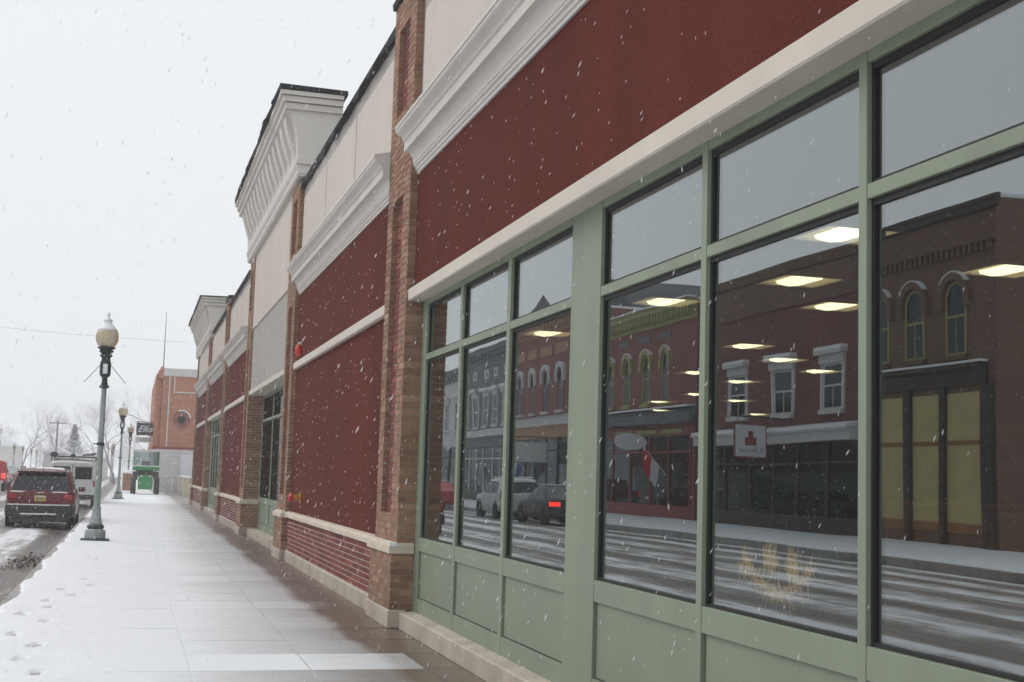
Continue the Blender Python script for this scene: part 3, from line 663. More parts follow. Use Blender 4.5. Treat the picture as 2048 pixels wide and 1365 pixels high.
def row_building(label, y0, y1, h, wall, cat='building', cornice_mat=None, dent=0.45, depth=16, x=XO, front=0.0, nm='brick_building'):
    b = thing(nm, label, cat, (x - 3, (y0 + y1) / 2, 0))
    MB().box(x - depth, y0, -0.3, x - 0.021, y1, h).build('wall', wall, b)
    MB().box(x - depth, y0 + 0.05, h + 0.001, x - 0.05, y1 - 0.05, h + 0.12).build('roof', 'snow', b)
    # facade skin: everything the windows are cut into
    MB().box(x - 0.0205, y0 + 0.0005, 0.0, x - 0.0005, y1 - 0.0005, h - 0.001).build('facade', wall, b)
    if cornice_mat:
        c = MB().prism([(x, h - 0.75), (x + 0.06, h - 0.75), (x + 0.06, h - 0.62), (x + 0.16, h - 0.55), (x + 0.16, h - 0.30), (x + 0.42, h - 0.18), (x + 0.42, h - 0.02), (x + 0.5, h + 0.06), (x, h + 0.09)], y0, y1).build('cornice', cornice_mat, b)
        n = int((y1 - y0) / dent)
        for i in range(n):
            ya = y0 + (i + 0.3) * (y1 - y0) / n
            MB().box(x + 0.161, ya, h - 0.54, x + 0.36, ya + dent * 0.45, h - 0.215).build('bracket', cornice_mat, c)
        MB().box(x + 0.01, y0 + 0.01, h + 0.10, x + 0.49, y1 - 0.01, h + 0.17).build('snow', 'snow', b)
    return b
def shopfront(b, y0, y1, z1, frame, n=4, x=XO, base=0.55, kick='dark_wood', trans=0.7):
    s = MB().box(x + 0.001, y0, 0.02, x + 0.05, y1, base).build('shopfront', kick, b)
    st = (y1 - y0) / n
    for i in range(n + 1):
        yy = y0 + i * st; MB().box(x + 0.001, yy - 0.06, base + 0.001, x + 0.09, yy + 0.06, z1).build('post', frame, s)
    for i in range(n):
        a, c = y0 + i * st + 0.062, y0 + (i + 1) * st - 0.062
        MB().box(x + 0.002, a, base + 0.002, x + 0.02, c, z1 - trans - 0.04).box(x + 0.002, a, z1 - trans + 0.04, x + 0.02, c, z1 - 0.002).build('pane', 'dark_glass', s)
        MB().box(x + 0.001, a, z1 - trans - 0.039, x + 0.07, c, z1 - trans + 0.039).build('transom', frame, s)
    return s
k_ = 0.987
def Yc(y): return y * k_
def Zc(z): return 1.5 + (z - 1.5) * k_
# 1: brown brick corner building with boarded front
y0, y1 = 30.9, 37.6
b = row_building('brown brick corner building with arched upstairs windows and yellow boarded shop front', y0, y1, 9.70, 'brown_brickwall')
c = MB().prism([(XO, 9.45), (XO + 0.14, 9.45), (XO + 0.14, 9.62), (XO + 0.22, 9.66), (XO + 0.22, 9.76), (XO, 9.80)], y0 - 0.2, y1).build('cornice', 'dark_wood', b)
for i in range(24):
    MB().box(XO + 0.001, y0 + 0.15 + i * 0.275, 8.25, XO + 0.12, y0 + 0.28 + i * 0.275, 8.52).build('corbel', 'brown_brickwall', b)
MB().box(XO + 0.001, y0, 8.521, XO + 0.15, y1, 8.66).build('band', 'brown_brickwall', b)
for yc in (32.75, 34.85, 36.75): sash(b, yc - 0.5, yc + 0.5, 5.42, 7.55, 'olive_paint', True, 'arch', 'brown_brickwall')
MB().prism([(XO, 4.55), (XO + 0.10, 4.55), (XO + 0.10, 4.95), (XO + 0.28, 5.02), (XO + 0.28, 5.10), (XO, 5.14)], y0 + 0.35, y1).build('ledge', 'dark_wood', b)
MB().box(XO + 0.005, y0 + 0.36, 5.145, XO + 0.29, y1 - 0.01, 5.21).build('ledge_snow', 'snow', b)
for a, bb in ((31.45, 33.2), (33.5, 35.0), (35.35, 37.2)):
    bd = MB().box(XO + 0.002, a, 0.35, XO + 0.04, bb, 4.35).build('boarded_front', 'board', b)
    MB().box(XO + 0.042, a, 2.85, XO + 0.06, bb, 2.98).box(XO + 0.042, a, 0.36, XO + 0.06, bb, 0.62).build('batten', 'orange_wood', bd)
for a, bb in ((31.0, 31.43), (33.22, 33.48), (35.02, 35.33), (37.22, 37.58)): MB().box(XO + 0.003, a, 0.0, XO + 0.16, bb, 4.54).build('post', 'dark_wood', b)
# 2: red brick with white-hooded windows, pale awning beam
y0, y1 = 37.65, 50.2
b = row_building('red brown brick shop building with four white hooded windows and snowy beam above shop front', y0, y1, 9.55, 'dark_brickwall')
MB().prism([(XO, 9.25), (XO + 0.12, 9.25), (XO + 0.2, 9.5), (XO + 0.2, 9.6), (XO, 9.64)], y0, y1).build('cornice', 'brown_brickwall', b)
MB().box(XO + 0.001, y0, 8.0, XO + 0.06, y1, 9.24).build('frieze', 'brown_brickwall', b)
for yc in (39.75, 43.3, 46.9, 49.4)[:3]: sash(b, yc - 0.68, yc + 0.68, 4.15, 5.75, 'light_paint', False, 'flat', 'light_paint')
sash(b, 49.0, 50.0, 4.15, 5.75, 'light_paint', False, 'flat', 'light_paint')
MB().prism([(XO, 3.10), (XO + 0.5, 3.10), (XO + 0.5, 3.38), (XO + 0.62, 3.44), (XO + 0.62, 3.50), (XO, 3.58)], y0 + 0.2, y1 - 0.2).build('shop_cornice', 'light_paint', b)
MB().prism([(XO + 0.01, 3.585), (XO + 0.63, 3.505), (XO + 0.60, 3.60), (XO + 0.02, 3.72)], y0 + 0.22, y1 - 0.22).build('cornice_snow', 'snow', b)
shopfront(b, y0 + 0.3, y1 - 0.3, 3.08, 'dark_wood', 6)
# 3: red brick with olive arched hoods
y0, y1 = 51.0, 63.5
b = row_building('red brick building with olive arched window hoods and bracketed olive cornice', y0, y1, 9.3, 'red_brickwall', cornice_mat='olive_paint', dent=0.34)
for yc in (54.2, 56.6, 59.0, 61.4): sash(b, yc - 0.42, yc + 0.42, 5.1, 7.35, 'olive_paint', True, 'arch', 'olive_paint')
for yc in (54.4, 57.0, 59.6): MB().box(XO + 0.001, yc - 0.8, 7.95, XO + 0.03, yc + 0.8, 8.28).build('panel', 'grey_paint', b)
MB().prism([(XO, 4.15), (XO + 0.3, 4.15), (XO + 0.3, 4.6), (XO + 0.42, 4.68), (XO, 4.78)], y0, y1).build('shop_cornice', 'grey_paint', b)
MB().box(XO + 0.01, y0 + .02, 4.785, XO + 0.4, y1 - .02, 4.86).build('cornice_snow', 'snow', b)
for yc in (53.5, 56.5, 59.5): MB().box(XO + 0.001, yc - 1.2, 3.72, XO + 0.05, yc + 1.2, 3.9).build('panel', 'olive_paint', b)
shopfront(b, y0 + 0.3, y1 - 0.3, 3.6, 'red_paint', 5, kick='red_paint')
# 4: red brick, white hoods
y0, y1 = 64.6, 78.4
b = row_building('bright red brick building with white arched hoods and ornate tan cornice', y0, y1, 10.6, 'red_brickwall', cornice_mat='tan_paint', dent=0.5)
for i in range(5):
    yc = 66.4 + i * 2.75; sash(b, yc - 0.5, yc + 0.5, 5.35, 7.75, 'red_paint', True, 'arch', 'light_paint')
    MB().box(XO + 0.001, yc - 1.0, 8.55, XO + 0.06, yc + 1.0, 9.15).build('panel', 'tan_paint', b)
MB().prism([(XO, 4.55), (XO + 0.3, 4.55), (XO + 0.35, 4.95), (XO + 0.5, 5.05), (XO, 5.12)], y0, y1).build('shop_cornice', 'light_paint', b)
MB().box(XO + 0.001, y0, 3.85, XO + 0.2, y1, 4.545).build('sign_band', 'tan_paint', b)
shopfront(b, y0 + 0.3, y1 - 0.3, 3.84, 'dark_wood', 6)
# 5: grey painted with pale bands
y0, y1 = 78.6, 91.8
b = row_building('dark grey painted building with pale window surrounds and pale bands', y0, y1, 10.0, 'grey_paint', cornice_mat='grey_paint', dent=0.6)
for i in range(5):
    yc = 80.4 + i * 2.5
    sash(b, yc - 0.55, yc + 0.55, 4.95, 6.95, 'light_paint', False, 'flat', 'light_paint')
    ring(MB(), [(yc - .5, 8.1), (yc + .5, 8.1), (yc + .5, 8.7), (yc - .5, 8.7)], [(yc - .25, 8.25), (yc + .25, 8.25), (yc + .25, 8.55), (yc - .25, 8.55)], XO + 0.001, XO + 0.08).build('vent_surround', 'light_paint', b)
MB().box(XO + 0.001, y0, 4.25, XO + 0.25, y1, 4.7).build('shop_cornice', 'light_paint', b)
MB().box(XO + 0.001, y0, 3.55, XO + 0.12, y1, 4.245).build('sign_band', 'grey_paint', b)
shopfront(b, y0 + 0.3, y1 - 0.3, 3.5, 'light_paint', 6)
# 6-8: farther buildings of the row
for lab, ya, yb, h, wm, cm, na in (('pale painted two storey building next to the dark grey one', 92.0, 108.0, 9.2, 'light_paint', 'grey_paint', 5),
                                ('plain dark brick row building far along the opposite side', 108.2, 140.0, 9.0, 'dark_brickwall', 'grey_paint', 9),
                                ('red brick building with dark upper edge at the left picture edge', 140.2, 172.5, 9.0, 'red_brickwall', 'grey_paint', 9)):
    b = row_building(lab, ya, yb, h, wm, cornice_mat=cm, dent=1.2)
    for i in range(na):
        yc = ya + (i + 0.5) * (yb - ya) / na; sash(b, yc - 0.55, yc + 0.55, 4.9, 6.9, 'light_paint', False, 'flat', 'light_paint')
    MB().box(XO + 0.001, ya, 3.7, XO + 0.3, yb, 4.3).build('shop_cornice', 'light_paint', b)
    shopfront(b, ya + 0.3, yb - 0.3, 3.6, 'dark_wood', na)
b = row_building('low red brick building with snowy roof edge at the far left', 172.7, 187.0, 5.9, 'red_brickwall', cornice_mat='light_paint', dent=1.5)
for i in range(4): sash(b, 174.0 + i * 3.4, 175.2 + i * 3.4, 2.6, 4.4, 'light_paint', False, 'flat', 'light_paint')
shopfront(b, 173, 186.6, 2.2, 'dark_wood', 4)
# end wall window bays of that low building face us
# gabled house behind the row
g = thing('gabled_house', 'dark gabled house roof rising behind the red brick building', 'house', (-29, 92, 0))
MB().box(-40, 84.6, -0.3, -28.2, 99, 13.0).build('wall', 'brown_brickwall', g)
MB().prism([(84.2, 12.9), (92, 16.6), (99.4, 12.9)], -40.3, -27.9, axis='x').build('roof', 'asphalt', g)
t = thing('church_spire', 'small brown roof turret rising behind the bright red brick building', 'spire', (-28, 108.3, 0))
MB().box(-29.4, 106.9, -0.3, -26.6, 109.7, 15.4).build('tower', 'brown_brickwall', t)
MB().lathe([(1.7, 15.4), (0.8, 16.4), (0.0, 17.5)], (-28, 108.3, 0), 8).build('spire_roof', 'asphalt', t)
# signs and flags over the far pavement
def hang_sign(name, label, y, z0, z1, w, mat, edge, x=XO + 0.35, oval=False):
    s = thing(name, label, 'sign', (x, y, z0))
    if oval:
        pts = [(x + w / 2 + w / 2 * math.cos(2 * math.pi * i / 24), (z0 + z1) / 2 + (z1 - z0) / 2 * math.sin(2 * math.pi * i / 24)) for i in range(24)]
        MB().add([(a, y + e, c_) for e in (-0.03, 0.03) for a, c_ in pts], [(i, (i + 1) % 24, 24 + (i + 1) % 24, 24 + i) for i in range(24)] + [tuple(range(24))[::-1], tuple(range(24, 48))]).build('board', mat, s)
    else:
        MB().box(x + 0.04, y - 0.025, z0 + 0.05, x + w - 0.04, y + 0.025, z1 - 0.04).build('board', mat, s)
        MB().box(x, y - 0.032, z0, x + w, y + 0.032, z0 + 0.05).box(x, y - 0.032, z1 - 0.04, x + w, y + 0.032, z1).box(x, y - 0.032, z0 + 0.05, x + 0.04, y + 0.032, z1 - 0.04).box(x + w - 0.04, y - 0.032, z0 + 0.05, x + w, y + 0.032, z1 - 0.04).build('edge', edge, s)
    MB().tube([(XO, y, z1 + 0.25), (x + w + 0.15, y, z1 + 0.25)], 0.03, 6).tube([(x + 0.15, y, z1 - 0.01), (x + 0.15, y, z1 + 0.25)], 0.012, 5).tube([(x + w - 0.15, y, z1 - 0.01), (x + w - 0.15, y, z1 + 0.25)], 0.012, 5).build('bracket', 'black_metal', s)
    return s
surf('sign_white', (0.72, 0.73, 0.78), 0.5, 0.04); surf('flag_red', (0.60, 0.03, 0.03), 0.7, 0.1); surf('flag_blue', (0.05, 0.12, 0.38), 0.7, 0.1)
s = hang_sign('shop_sign', 'square white hanging sign with red block above grey script, red edge', 43.3, 2.55, 3.75, 1.2, 'sign_white', 'red_paint', XO + 0.7)
MB().box(XO + 1.10, 43.272, 3.0, XO + 1.52, 43.2745, 3.28).box(XO + 1.22, 43.272, 3.281, XO + 1.4, 43.2745, 3.5).build('emblem', 'red_paint', s)
m = MB(); rr = random.Random(2)
for i in range(16): m.box(XO + 0.86 + i * 0.055, 43.272, 2.74, XO + 0.88 + i * 0.055, 43.2745, 2.80 + rr.random() * 0.13)
m.build('lettering', 'grey_paint', s)
hang_sign('shop_sign', 'white oval hanging sign on the building with olive hoods', 55.6, 2.95, 3.70, 1.6, 'sign_white', 'grey_paint', oval=True)
hang_sign('shop_sign', 'large plain pale rectangular hanging sign on the bright red brick building', 70.3, 2.4, 3.6, 2.0, 'light_paint', 'grey_paint')
def flag(label, y, cols, z=2.2):
    f = thing('flag', label, 'flag', (XO + 0.4, y, z))
    MB().tube([(XO + 0.05, y, z - 0.3), (XO + 1.2, y, z + 0.9)], 0.02, 6).build('pole', 'white_trim', f)
    for i, c_ in enumerate(cols):
        vs = []; n = 8
        for j in range(n + 1):
            t_ = j / n
            for e in (0, 1):
                tt = (i + e) / len(cols); p0 = Vector((XO + 1.15 - 0.75 * tt, y, z + 0.85 - 0.78 * tt)); vs.append(p0 + Vector((0.10 + 0.1 * tt, 0.12 * math.sin(t_ * 5 + tt * 2), -0.95)) * t_)
        MB().add(vs, [(2 * j, 2 * j + 1, 2 * j + 3, 2 * j + 2) for j in range(n)]).build('cloth', c_, f, smooth=True)
flag('red and white flag hanging by the shop under the oval sign', 54.0, ['flag_red', 'sign_white'])
flag('red white and blue flag hanging before the bright red brick building', 75.5, ['flag_red', 'sign_white', 'flag_blue'])

# ------------------------------------------------------------------ street lamps
surf('lamp_post', (0.30, 0.34, 0.335), 0.5, 0.15, 4, 60, 0.2); surf('lamp_dark', (0.018, 0.03, 0.028), 0.5, 0.2, 6, 60, 0.3)
def globem():
    m, t, P, N, L = _nt('globe'); P.inputs['Base Color'].default_value = (0.66, 0.55, 0.36, 1); P.inputs['Roughness'].default_value = 0.35
    P.inputs['Transmission Weight'].default_value = 0.25; P.inputs['Subsurface Weight'].default_value = 0.0
    p = _pos(N); n = _noise(N, L, p, 6, 4, 0.6, (1, 1, 0.2)); L.new(_ramp(N, L, n, [(0.3, (0.56, 0.46, 0.28)), (0.7, (0.78, 0.70, 0.53))]), P.inputs['Base Color'])
globem()
def lamp0():
    t = thing('street_lamp', 'nearest tall street lamp with amber globe and two thin banner arms, on snowy sidewalk', 'street lamp', (0, 0, 0), 'globe street lamps along the street')
    MB().box(-0.28, -0.28, 0.0, 0.28, 0.28, 0.04).build('base_plate', 'lamp_dark', t, bevel=0.01)
    MB().lathe([(0.205, 0.04), (0.21, 0.06), (0.205, 0.19), (0.185, 0.22), (0.15, 0.235)], n=8).build('pedestal', 'lamp_post', t, bevel=0.01)
    MB().lathe([(0.15, 0.236), (0.165, 0.27), (0.17, 0.30), (0.13, 0.33)], n=20).build('base_ring', 'lamp_dark', t, smooth=40)
    MB().lathe([(0.13, 0.331), (0.115, 0.40), (0.095, 0.50), (0.082, 0.60), (0.088, 0.63), (0.088, 0.67), (0.076, 0.69)], n=20).build('base_bell', 'lamp_post', t, smooth=40)
    MB().lathe([(0.068, 0.691), (0.058, 1.9), (0.05, 3.10)], n=14).build('pole', 'lamp_post', t, smooth=40)
    MB().lathe([(0.072, 1.93), (0.078, 1.945), (0.078, 1.975), (0.072, 1.99)], n=14).tube([(-0.07, 0, 1.96), (-0.15, 0, 1.96)], 0.012).build('clamp', 'lamp_dark', t)
    MB().lathe([(0.057, 3.10), (0.10, 3.12), (0.10, 3.15), (0.07, 3.17), (0.055, 3.25), (0.06, 3.33), (0.10, 3.36), (0.11, 3.40), (0.11, 3.62), (0.085, 3.70), (0.09, 3.74), (0.13, 3.78), (0.10, 3.82), (0.15, 3.87), (0.125, 3.90), (0.19, 3.94), (0.17, 3.96)], n=16).build('capital', 'lamp_dark', t, smooth=30)
    MB().box(-0.045, -0.125, 3.40, 0.045, -0.108, 3.60).build('nameplate', 'snow', t)
    for s_ in (-1, 1): MB().tube([(s_ * 0.09, 0, 3.60), (s_ * 0.40, 0, 3.22 + (0.02 if s_ > 0 else 0)), (s_ * 0.425, 0, 3.235)], 0.006, 6).build('arm', 'lamp_dark', t)
    MB().lathe([(0.13, 3.955), (0.185, 4.00), (0.222, 4.09), (0.228, 4.17), (0.215, 4.26), (0.20, 4.29)], n=24).build('globe', 'globe', t, smooth=True)
    MB().lathe([(0.203, 4.291), (0.18, 4.34), (0.12, 4.41), (0.085, 4.44), (0.08, 4.50), (0.092, 4.51), (0.07, 4.54), (0.03, 4.56), (0.025, 4.60), (0.038, 4.63), (0.02, 4.67), (0.0, 4.70)], n=20).build('globe_cap', 'snow', t, smooth=True)
    MB().lathe([(0.17, 0.001), (0.155, 0.012), (0.0, 0.02)], (0, 0, 0.222), 16).build('snow_cap', 'snow', t)
    return t
LP = lamp0(); LP.location = (-0.62, 28.4, 0)
LMP = [((-0.50, 66.0, 0), 'second street lamp with amber globe, beside the kerb before the green tractor', 1),
       ((-0.15, 97.0, 0), 'third street lamp with amber globe, standing behind the brown bin', 1),
       ((-1.9, 150.0, -0.3), 'faint grey globe street lamp, right one of the far pair ahead', 1), ((-2.3, 168.0, -0.3), 'faint grey globe street lamp, left one of the far pair ahead', 0.95),
       ((-12.4, 137, 0), 'faint globe street lamp at far left, nearest of the opposite row', .86), ((-12.4, 155, 0), 'faint globe street lamp, second of the opposite far row', .84), ((-12.4, 167, 0), 'faint globe street lamp, third of the opposite far row', .83),
       ((-12.4, 181, 0), 'faint globe street lamp, fourth of the opposite far row', .83), ((-12.4, 191, 0), 'faint globe street lamp, last of the opposite far row', .83), ((-12.0, 51.2, 0), 'street lamp with shade reflected beside the oval sign across the street', 1)]
for l_, lab, sc in LMP: copy_tree(LP, loc=l_, label=lab, scale=sc)

# ------------------------------------------------------------------ vehicles
def paint(name, c, rough=0.3): 
    m = surf(name, c, rough, 0.1, 3, 60, 0.05); return m
paint('maroon_paint', (0.135, 0.009, 0.016)); paint('white_paint', (0.62, 0.63, 0.63)); paint('scarlet_paint', (0.45, 0.015, 0.02)); paint('charcoal_paint', (0.03, 0.032, 0.036)); paint('silver_paint', (0.36, 0.37, 0.38)); paint('tractor_green', (0.02, 0.26, 0.075), 0.4)
surf('tyre', (0.013, 0.013, 0.014), 0.8, 0.2, 8); surf('plastic', (0.022, 0.022, 0.024), 0.55, 0.2, 6); surf('tail_red', (0.35, 0.01, 0.012), 0.2, 0.05); emit('brake_light', (1.0, 0.03, 0.02), 2.2); surf('amber', (0.6, 0.2, 0.02), 0.3, 0.05)
surf('plate_yellow', (0.55, 0.42, 0.10), 0.5, 0.05)
def sec(y, zb, zm, zbelt, zr, w, wr, crown=0.03):
    h = [(0.55 * w, zb), (0.93 * w, zb + 0.03), (0.985 * w, zb + 0.14), (w, zm), (0.985 * w, zbelt - 0.06), (0.955 * w, zbelt), (wr + 0.03, zr - 0.10), (wr, zr - 0.045), (wr * 0.90, zr), (wr * 0.45, zr + crown)]
    return [(x, y, z) for x, z in h] + [(-x, y, z) for x, z in h[::-1]]
def wheel(t, x, y, r, wdt, side):
    w = MB().lathe([(r * 0.55, -wdt / 2), (r * 0.92, -wdt / 2), (r, -wdt * 0.32), (r, wdt * 0.32), (r * 0.92, wdt / 2), (r * 0.55, wdt / 2)], (x, y, r), 22, (1, 0, 0)).build('wheel', 'tyre', t, smooth=40)
    MB().lathe([(r * 0.6, 0.0), (r * 0.58, 0.02), (r * 0.2, 0.005), (r * 0.1, 0.03), (0.0, 0.03)], (x + side * (wdt / 2 - 0.02), y, r), 18, (side, 0, 0)).build('rim', 'chrome', w, smooth=40)
def car(name, label, cat, loc, rz, L_, w, secs, mat, rear_glass, front_glass, side_win, wheels, r, tail, group='vehicles along the street'):
    """local frame: y = 0 at the tail, +y to the nose, z = 0 on the road"""
    t = thing(name, label, cat, (0, 0, 0), group)
    bo = MB().loft([sec(*s) for s in secs]).build('body', mat, t, smooth=45)
    for nm, q in (('rear_window', rear_glass), ('windscreen', front_glass)):
        if q:
            (ya, za, xa), (yb, zb, xb) = q; e = -0.02 if nm == 'rear_window' else 0.02
            g = MB().add([(-xa, ya, za), (xa, ya, za), (xb, yb, zb), (-xb, yb, zb), (-xa, ya - e, za - .01), (xa, ya - e, za - .01), (xb, yb - e, zb - .01), (-xb, yb - e, zb - .01)], [(0, 1, 2, 3), (7, 6, 5, 4), (0, 4, 5, 1), (1, 5, 6, 2), (2, 6, 7, 3), (3, 7, 4, 0)]).build(nm, 'dark_glass', t)
    for s_ in (-1, 1):
        for q in side_win:
            n = len(q); vs = [(s_ * x, y, z) for x, y, z in q] + [(s_ * (x - 0.03), y, z) for x, y, z in q]
            MB().add(vs, [tuple(range(n)), tuple(range(n, 2 * n))] + [(i, (i + 1) % n, n + (i + 1) % n, n + i) for i in range(n)]).build('side_window', 'dark_glass', t)
        for yw in wheels: 
            wheel(t, s_ * (w - 0.11), yw, r, 0.23, s_)
            MB().lathe([(r * 1.18, 0), (r * 1.18, 0.012), (r * 1.02, 0.014), (r * 1.02, 0)], (s_ * (w - 0.012), yw, r * 1.02), 24, (s_, 0, 0)).build('wheel_arch', 'plastic', t)
    for s_ in (-1, 1):
        for (x0, y0, z0, x1, y1, z1, mt) in tail:
            MB().box(min(s_ * x0, s_ * x1), y0, z0, max(s_ * x0, s_ * x1), y1, z1).build('tail_light', mt, t, bevel=0.015)
    t.location = loc; t.rotation_euler = (0, 0, rz)
    return t
# maroon SUV parked at the kerb
W = 0.92
SUVS = [(0.00, 0.42, 0.72, 1.02, 1.06, W * 0.93, W * 0.84, 0.01), (0.06, 0.36, 0.72, 1.05, 1.12, W * 0.97, W * 0.85, 0.01), (0.30, 0.32, 0.72, 1.07, 1.60, W, W * 0.74), (0.55, 0.30, 0.72, 1.08, 1.665, W, W * 0.75),
        (1.6, 0.26, 0.72, 1.06, 1.70, W, W * 0.76), (2.6, 0.26, 0.72, 1.04, 1.66, W, W * 0.74), (3.30, 0.26, 0.72, 1.02, 1.22, W, W * 0.80), (3.55, 0.26, 0.70, 1.00, 1.06, W, W * 0.88), (4.2, 0.28, 0.68, 0.95, 1.00, W * 0.96, W * 0.82), (4.55, 0.36, 0.64, 0.80, 0.84, W * 0.85, W * 0.70)]
sv = car('parked_suv', 'maroon SUV parked at the kerb, seen from behind with snow on its roof', 'suv', (-2.24, 37.0, -0.20), 0.0, 4.6, W, SUVS, 'maroon_paint',
    ((0.030, 1.10, 0.77), (0.228, 1.545, 0.655)), ((3.32, 1.20, 0.70), (2.66, 1.61, 0.62)),
    [[(0.90, 0.75, 1.10), (0.90, 1.45, 1.10), (0.745, 1.45, 1.56), (0.735, 0.85, 1.53)], [(0.90, 1.53, 1.10), (0.895, 2.35, 1.08), (0.745, 2.35, 1.57), (0.745, 1.53, 1.57)], [(0.895, 2.42, 1.08), (0.885, 3.0, 1.07), (0.74, 2.62, 1.54), (0.745, 2.42, 1.56)]],
    (0.85, 3.62), 0.36, [(0.60, -0.025, 0.86, 0.86, 0.03, 1.00, 'tail_red')])
MB().loft([[(x, y, z) for x, z in [(-s, 0.36), (s, 0.36), (s * 1.02, 0.52), (s * 1.0, 0.68), (-s, 0.68), (-s * 1.02, 0.52)]] for y, s in ((-0.10, 0.80), (-0.06, 0.89), (0.25, 0.925))]).build('rear_bumper', 'plastic', sv, bevel=0.03)
MB().box(-0.80, -0.095, 0.22, 0.80, 0.30, 0.359).build('valance', 'plastic', sv, bevel=0.02)
MB().box(-0.85, -0.095, 0.682, 0.80, -0.02, 0.715).build('bumper_snow', 'snow', sv, bevel=0.012)
MB().box(-0.50, -0.135, 0.425, 0.45, -0.10, 0.465).build('step_snow', 'snow', sv, bevel=0.012)
MB().box(-0.66, 0.10, 1.595, 0.66, 0.34, 1.625).build('spoiler', 'plastic', sv, bevel=0.012)
pl = MB().box(-0.155, -0.035, 0.80, 0.155, -0.003, 0.955).build('number_plate', 'plate_yellow', sv, bevel=0.005)
MB().box(-0.15, -0.0375, 0.918, 0.15, -0.0355, 0.95).build('plate_band', 'light_paint', pl)
m = MB(); rr = random.Random(8)
for i in range(6): m.box(-0.115 + i * 0.04, -0.0375, 0.84, -0.095 + i * 0.04, -0.0355, 0.885 + rr.random() * 0.015)
m.build('plate_marks', 'plastic', pl)
MB().box(-0.10, -0.02, 1.02, 0.10, 0.0, 1.045).build('tailgate_trim', 'chrome', sv)
MB().box(-0.80, -0.012, 1.035, -0.45, 0.05, 1.075).box(0.30, -0.012, 1.035, 0.72, 0.05, 1.07).build('sill_snow', 'snow', sv, bevel=0.015)
MB().tube([(-0.15, 0.10, 1.15), (0.0, 0.095, 1.16), (0.30, 0.11, 1.17)], 0.012, 5).build('rear_wiper', 'plastic', sv)
MB().tube([(-0.02, 0.75, 1.70), (-0.03, 0.62, 1.86)], 0.008, 5).build('antenna', 'plastic', sv)
for s_ in (-1, 1):
    MB().tube([(s_ * 0.60, 0.6, 1.66), (s_ * 0.61, 0.7, 1.735), (s_ * 0.61, 2.3, 1.735), (s_ * 0.60, 2.45, 1.67)], 0.018, 6).build('roof_rail', 'plastic', sv)
    MB().box(min(s_ * 0.90, s_ * 1.10), 2.75, 1.04, max(s_ * 0.90, s_ * 1.10), 2.86, 1.18).build('mirror', 'maroon_paint', sv, bevel=0.03)
vs = []
for j in range(13):
    for i in range(9):
        x = -0.30 + 0.88 * i / 8; y = 0.75 + 1.75 * j / 12; e = min(i, 8 - i, j, 12 - j)
        vs.append((x, y, 1.668 + 0.02 * (1 - abs(x)) + (0.05 + 0.02 * mnoise.noise((x * 4, y * 3, 3)) if e else -0.02)))
MB().add(vs, [(j * 9 + i, j * 9 + i + 1, j * 9 + i + 10, j * 9 + i + 9) for j in range(12) for i in range(8)]).build('roof_snow', 'snow', sv, smooth=True)
sv.scale = (0.94, 0.94, 0.94)
# white van with roof rack ahead of it
W = 1.0
VAN = [(0.00, 0.45, 0.8, 1.15, 1.95, W * 0.95, W * 0.84, 0.02), (0.10, 0.36, 0.8, 1.15, 2.02, W, W * 0.86), (1.5, 0.32, 0.8, 1.15, 2.08, W, W * 0.87), (3.7, 0.32, 0.8, 1.15, 2.06, W, W * 0.86), (4.35, 0.32, 0.8, 1.15, 1.40, W, W * 0.9), (4.6, 0.32, 0.8, 1.10, 1.18, W * 0.98, W * 0.88), (5.3, 0.4, 0.75, 1.0, 1.05, W * 0.9, W * 0.8)]
vn = car('parked_van', 'white van with roof rack parked ahead of the maroon SUV', 'van', (-2.25, 56.5, -0.20), 0.0, 5.3, W, VAN, 'white_paint', None, ((4.38, 1.38, 0.82), (3.76, 1.97, 0.74)),
    [[(1.0, 3.2, 1.2), (1.0, 4.1, 1.2), (0.92, 3.7, 1.85), (0.92, 3.2, 1.85)]], (0.95, 4.4), 0.38, [(0.84, -0.02, 0.95, 0.96, 0.03, 1.20, 'tail_red')])
for s_ in (-1, 1):
    MB().box(s_ * 0.10 if s_ > 0 else -0.78, -0.018, 1.25, 0.78 if s_ > 0 else -0.10, 0.012, 1.80).build('rear_window', 'dark_glass', vn, bevel=0.02)
    MB().box(s_ * 0.02 - 0.006, -0.012, 0.55, s_ * 0.02 + 0.006, 0.0, 1.9).build('door_seam', 'plastic', vn)
MB().box(-0.98, -0.16, 0.42, 0.98, 0.02, 0.60).build('rear_bumper', 'plastic', vn, bevel=0.02)
MB().box(-0.95, -0.15, 0.601, 0.95, -0.01, 0.64).build('bumper_snow', 'snow', vn)
k = MB()
for yy in (0.6, 1.6, 2.6): k.box(-0.9, yy, 2.20, 0.9, yy + 0.05, 2.25)
for xx in (-0.9, 0.9): k.tube([(xx, 0.4, 2.24), (xx, 2.9, 2.24)], 0.025, 6).tube([(xx, 0.65, 2.02), (xx, 0.65, 2.24)], 0.025, 5).tube([(xx, 2.6, 2.02), (xx, 2.6, 2.24)], 0.025, 5)
k.build('roof_rack', 'black_metal', vn)
k = MB()
for i in range(6): k.tube([(0.36 + 0.08 * i, 0.5, 2.30), (0.42 + 0.08 * i, 2.4, 2.36 + 0.03 * (i % 2))], 0.035, 6)
for i in range(5): k.tube([(0.34, 0.5 + i * 0.4, 2.28), (0.86, 0.5 + i * 0.4, 2.42)], 0.02, 5)
k.build('rack_load', 'grey_paint', vn)
MB().lathe([(0.16, 0), (0.17, 0.08), (0.10, 0.16), (0, 0.18)], (-0.82, 0.7, 2.25), 12).build('beacon', 'plastic', vn); MB().lathe([(0.1, 0), (0.1, 0.07), (0, 0.1)], (-0.05, 0.62, 2.25), 12).build('beacon', 'plastic', vn)
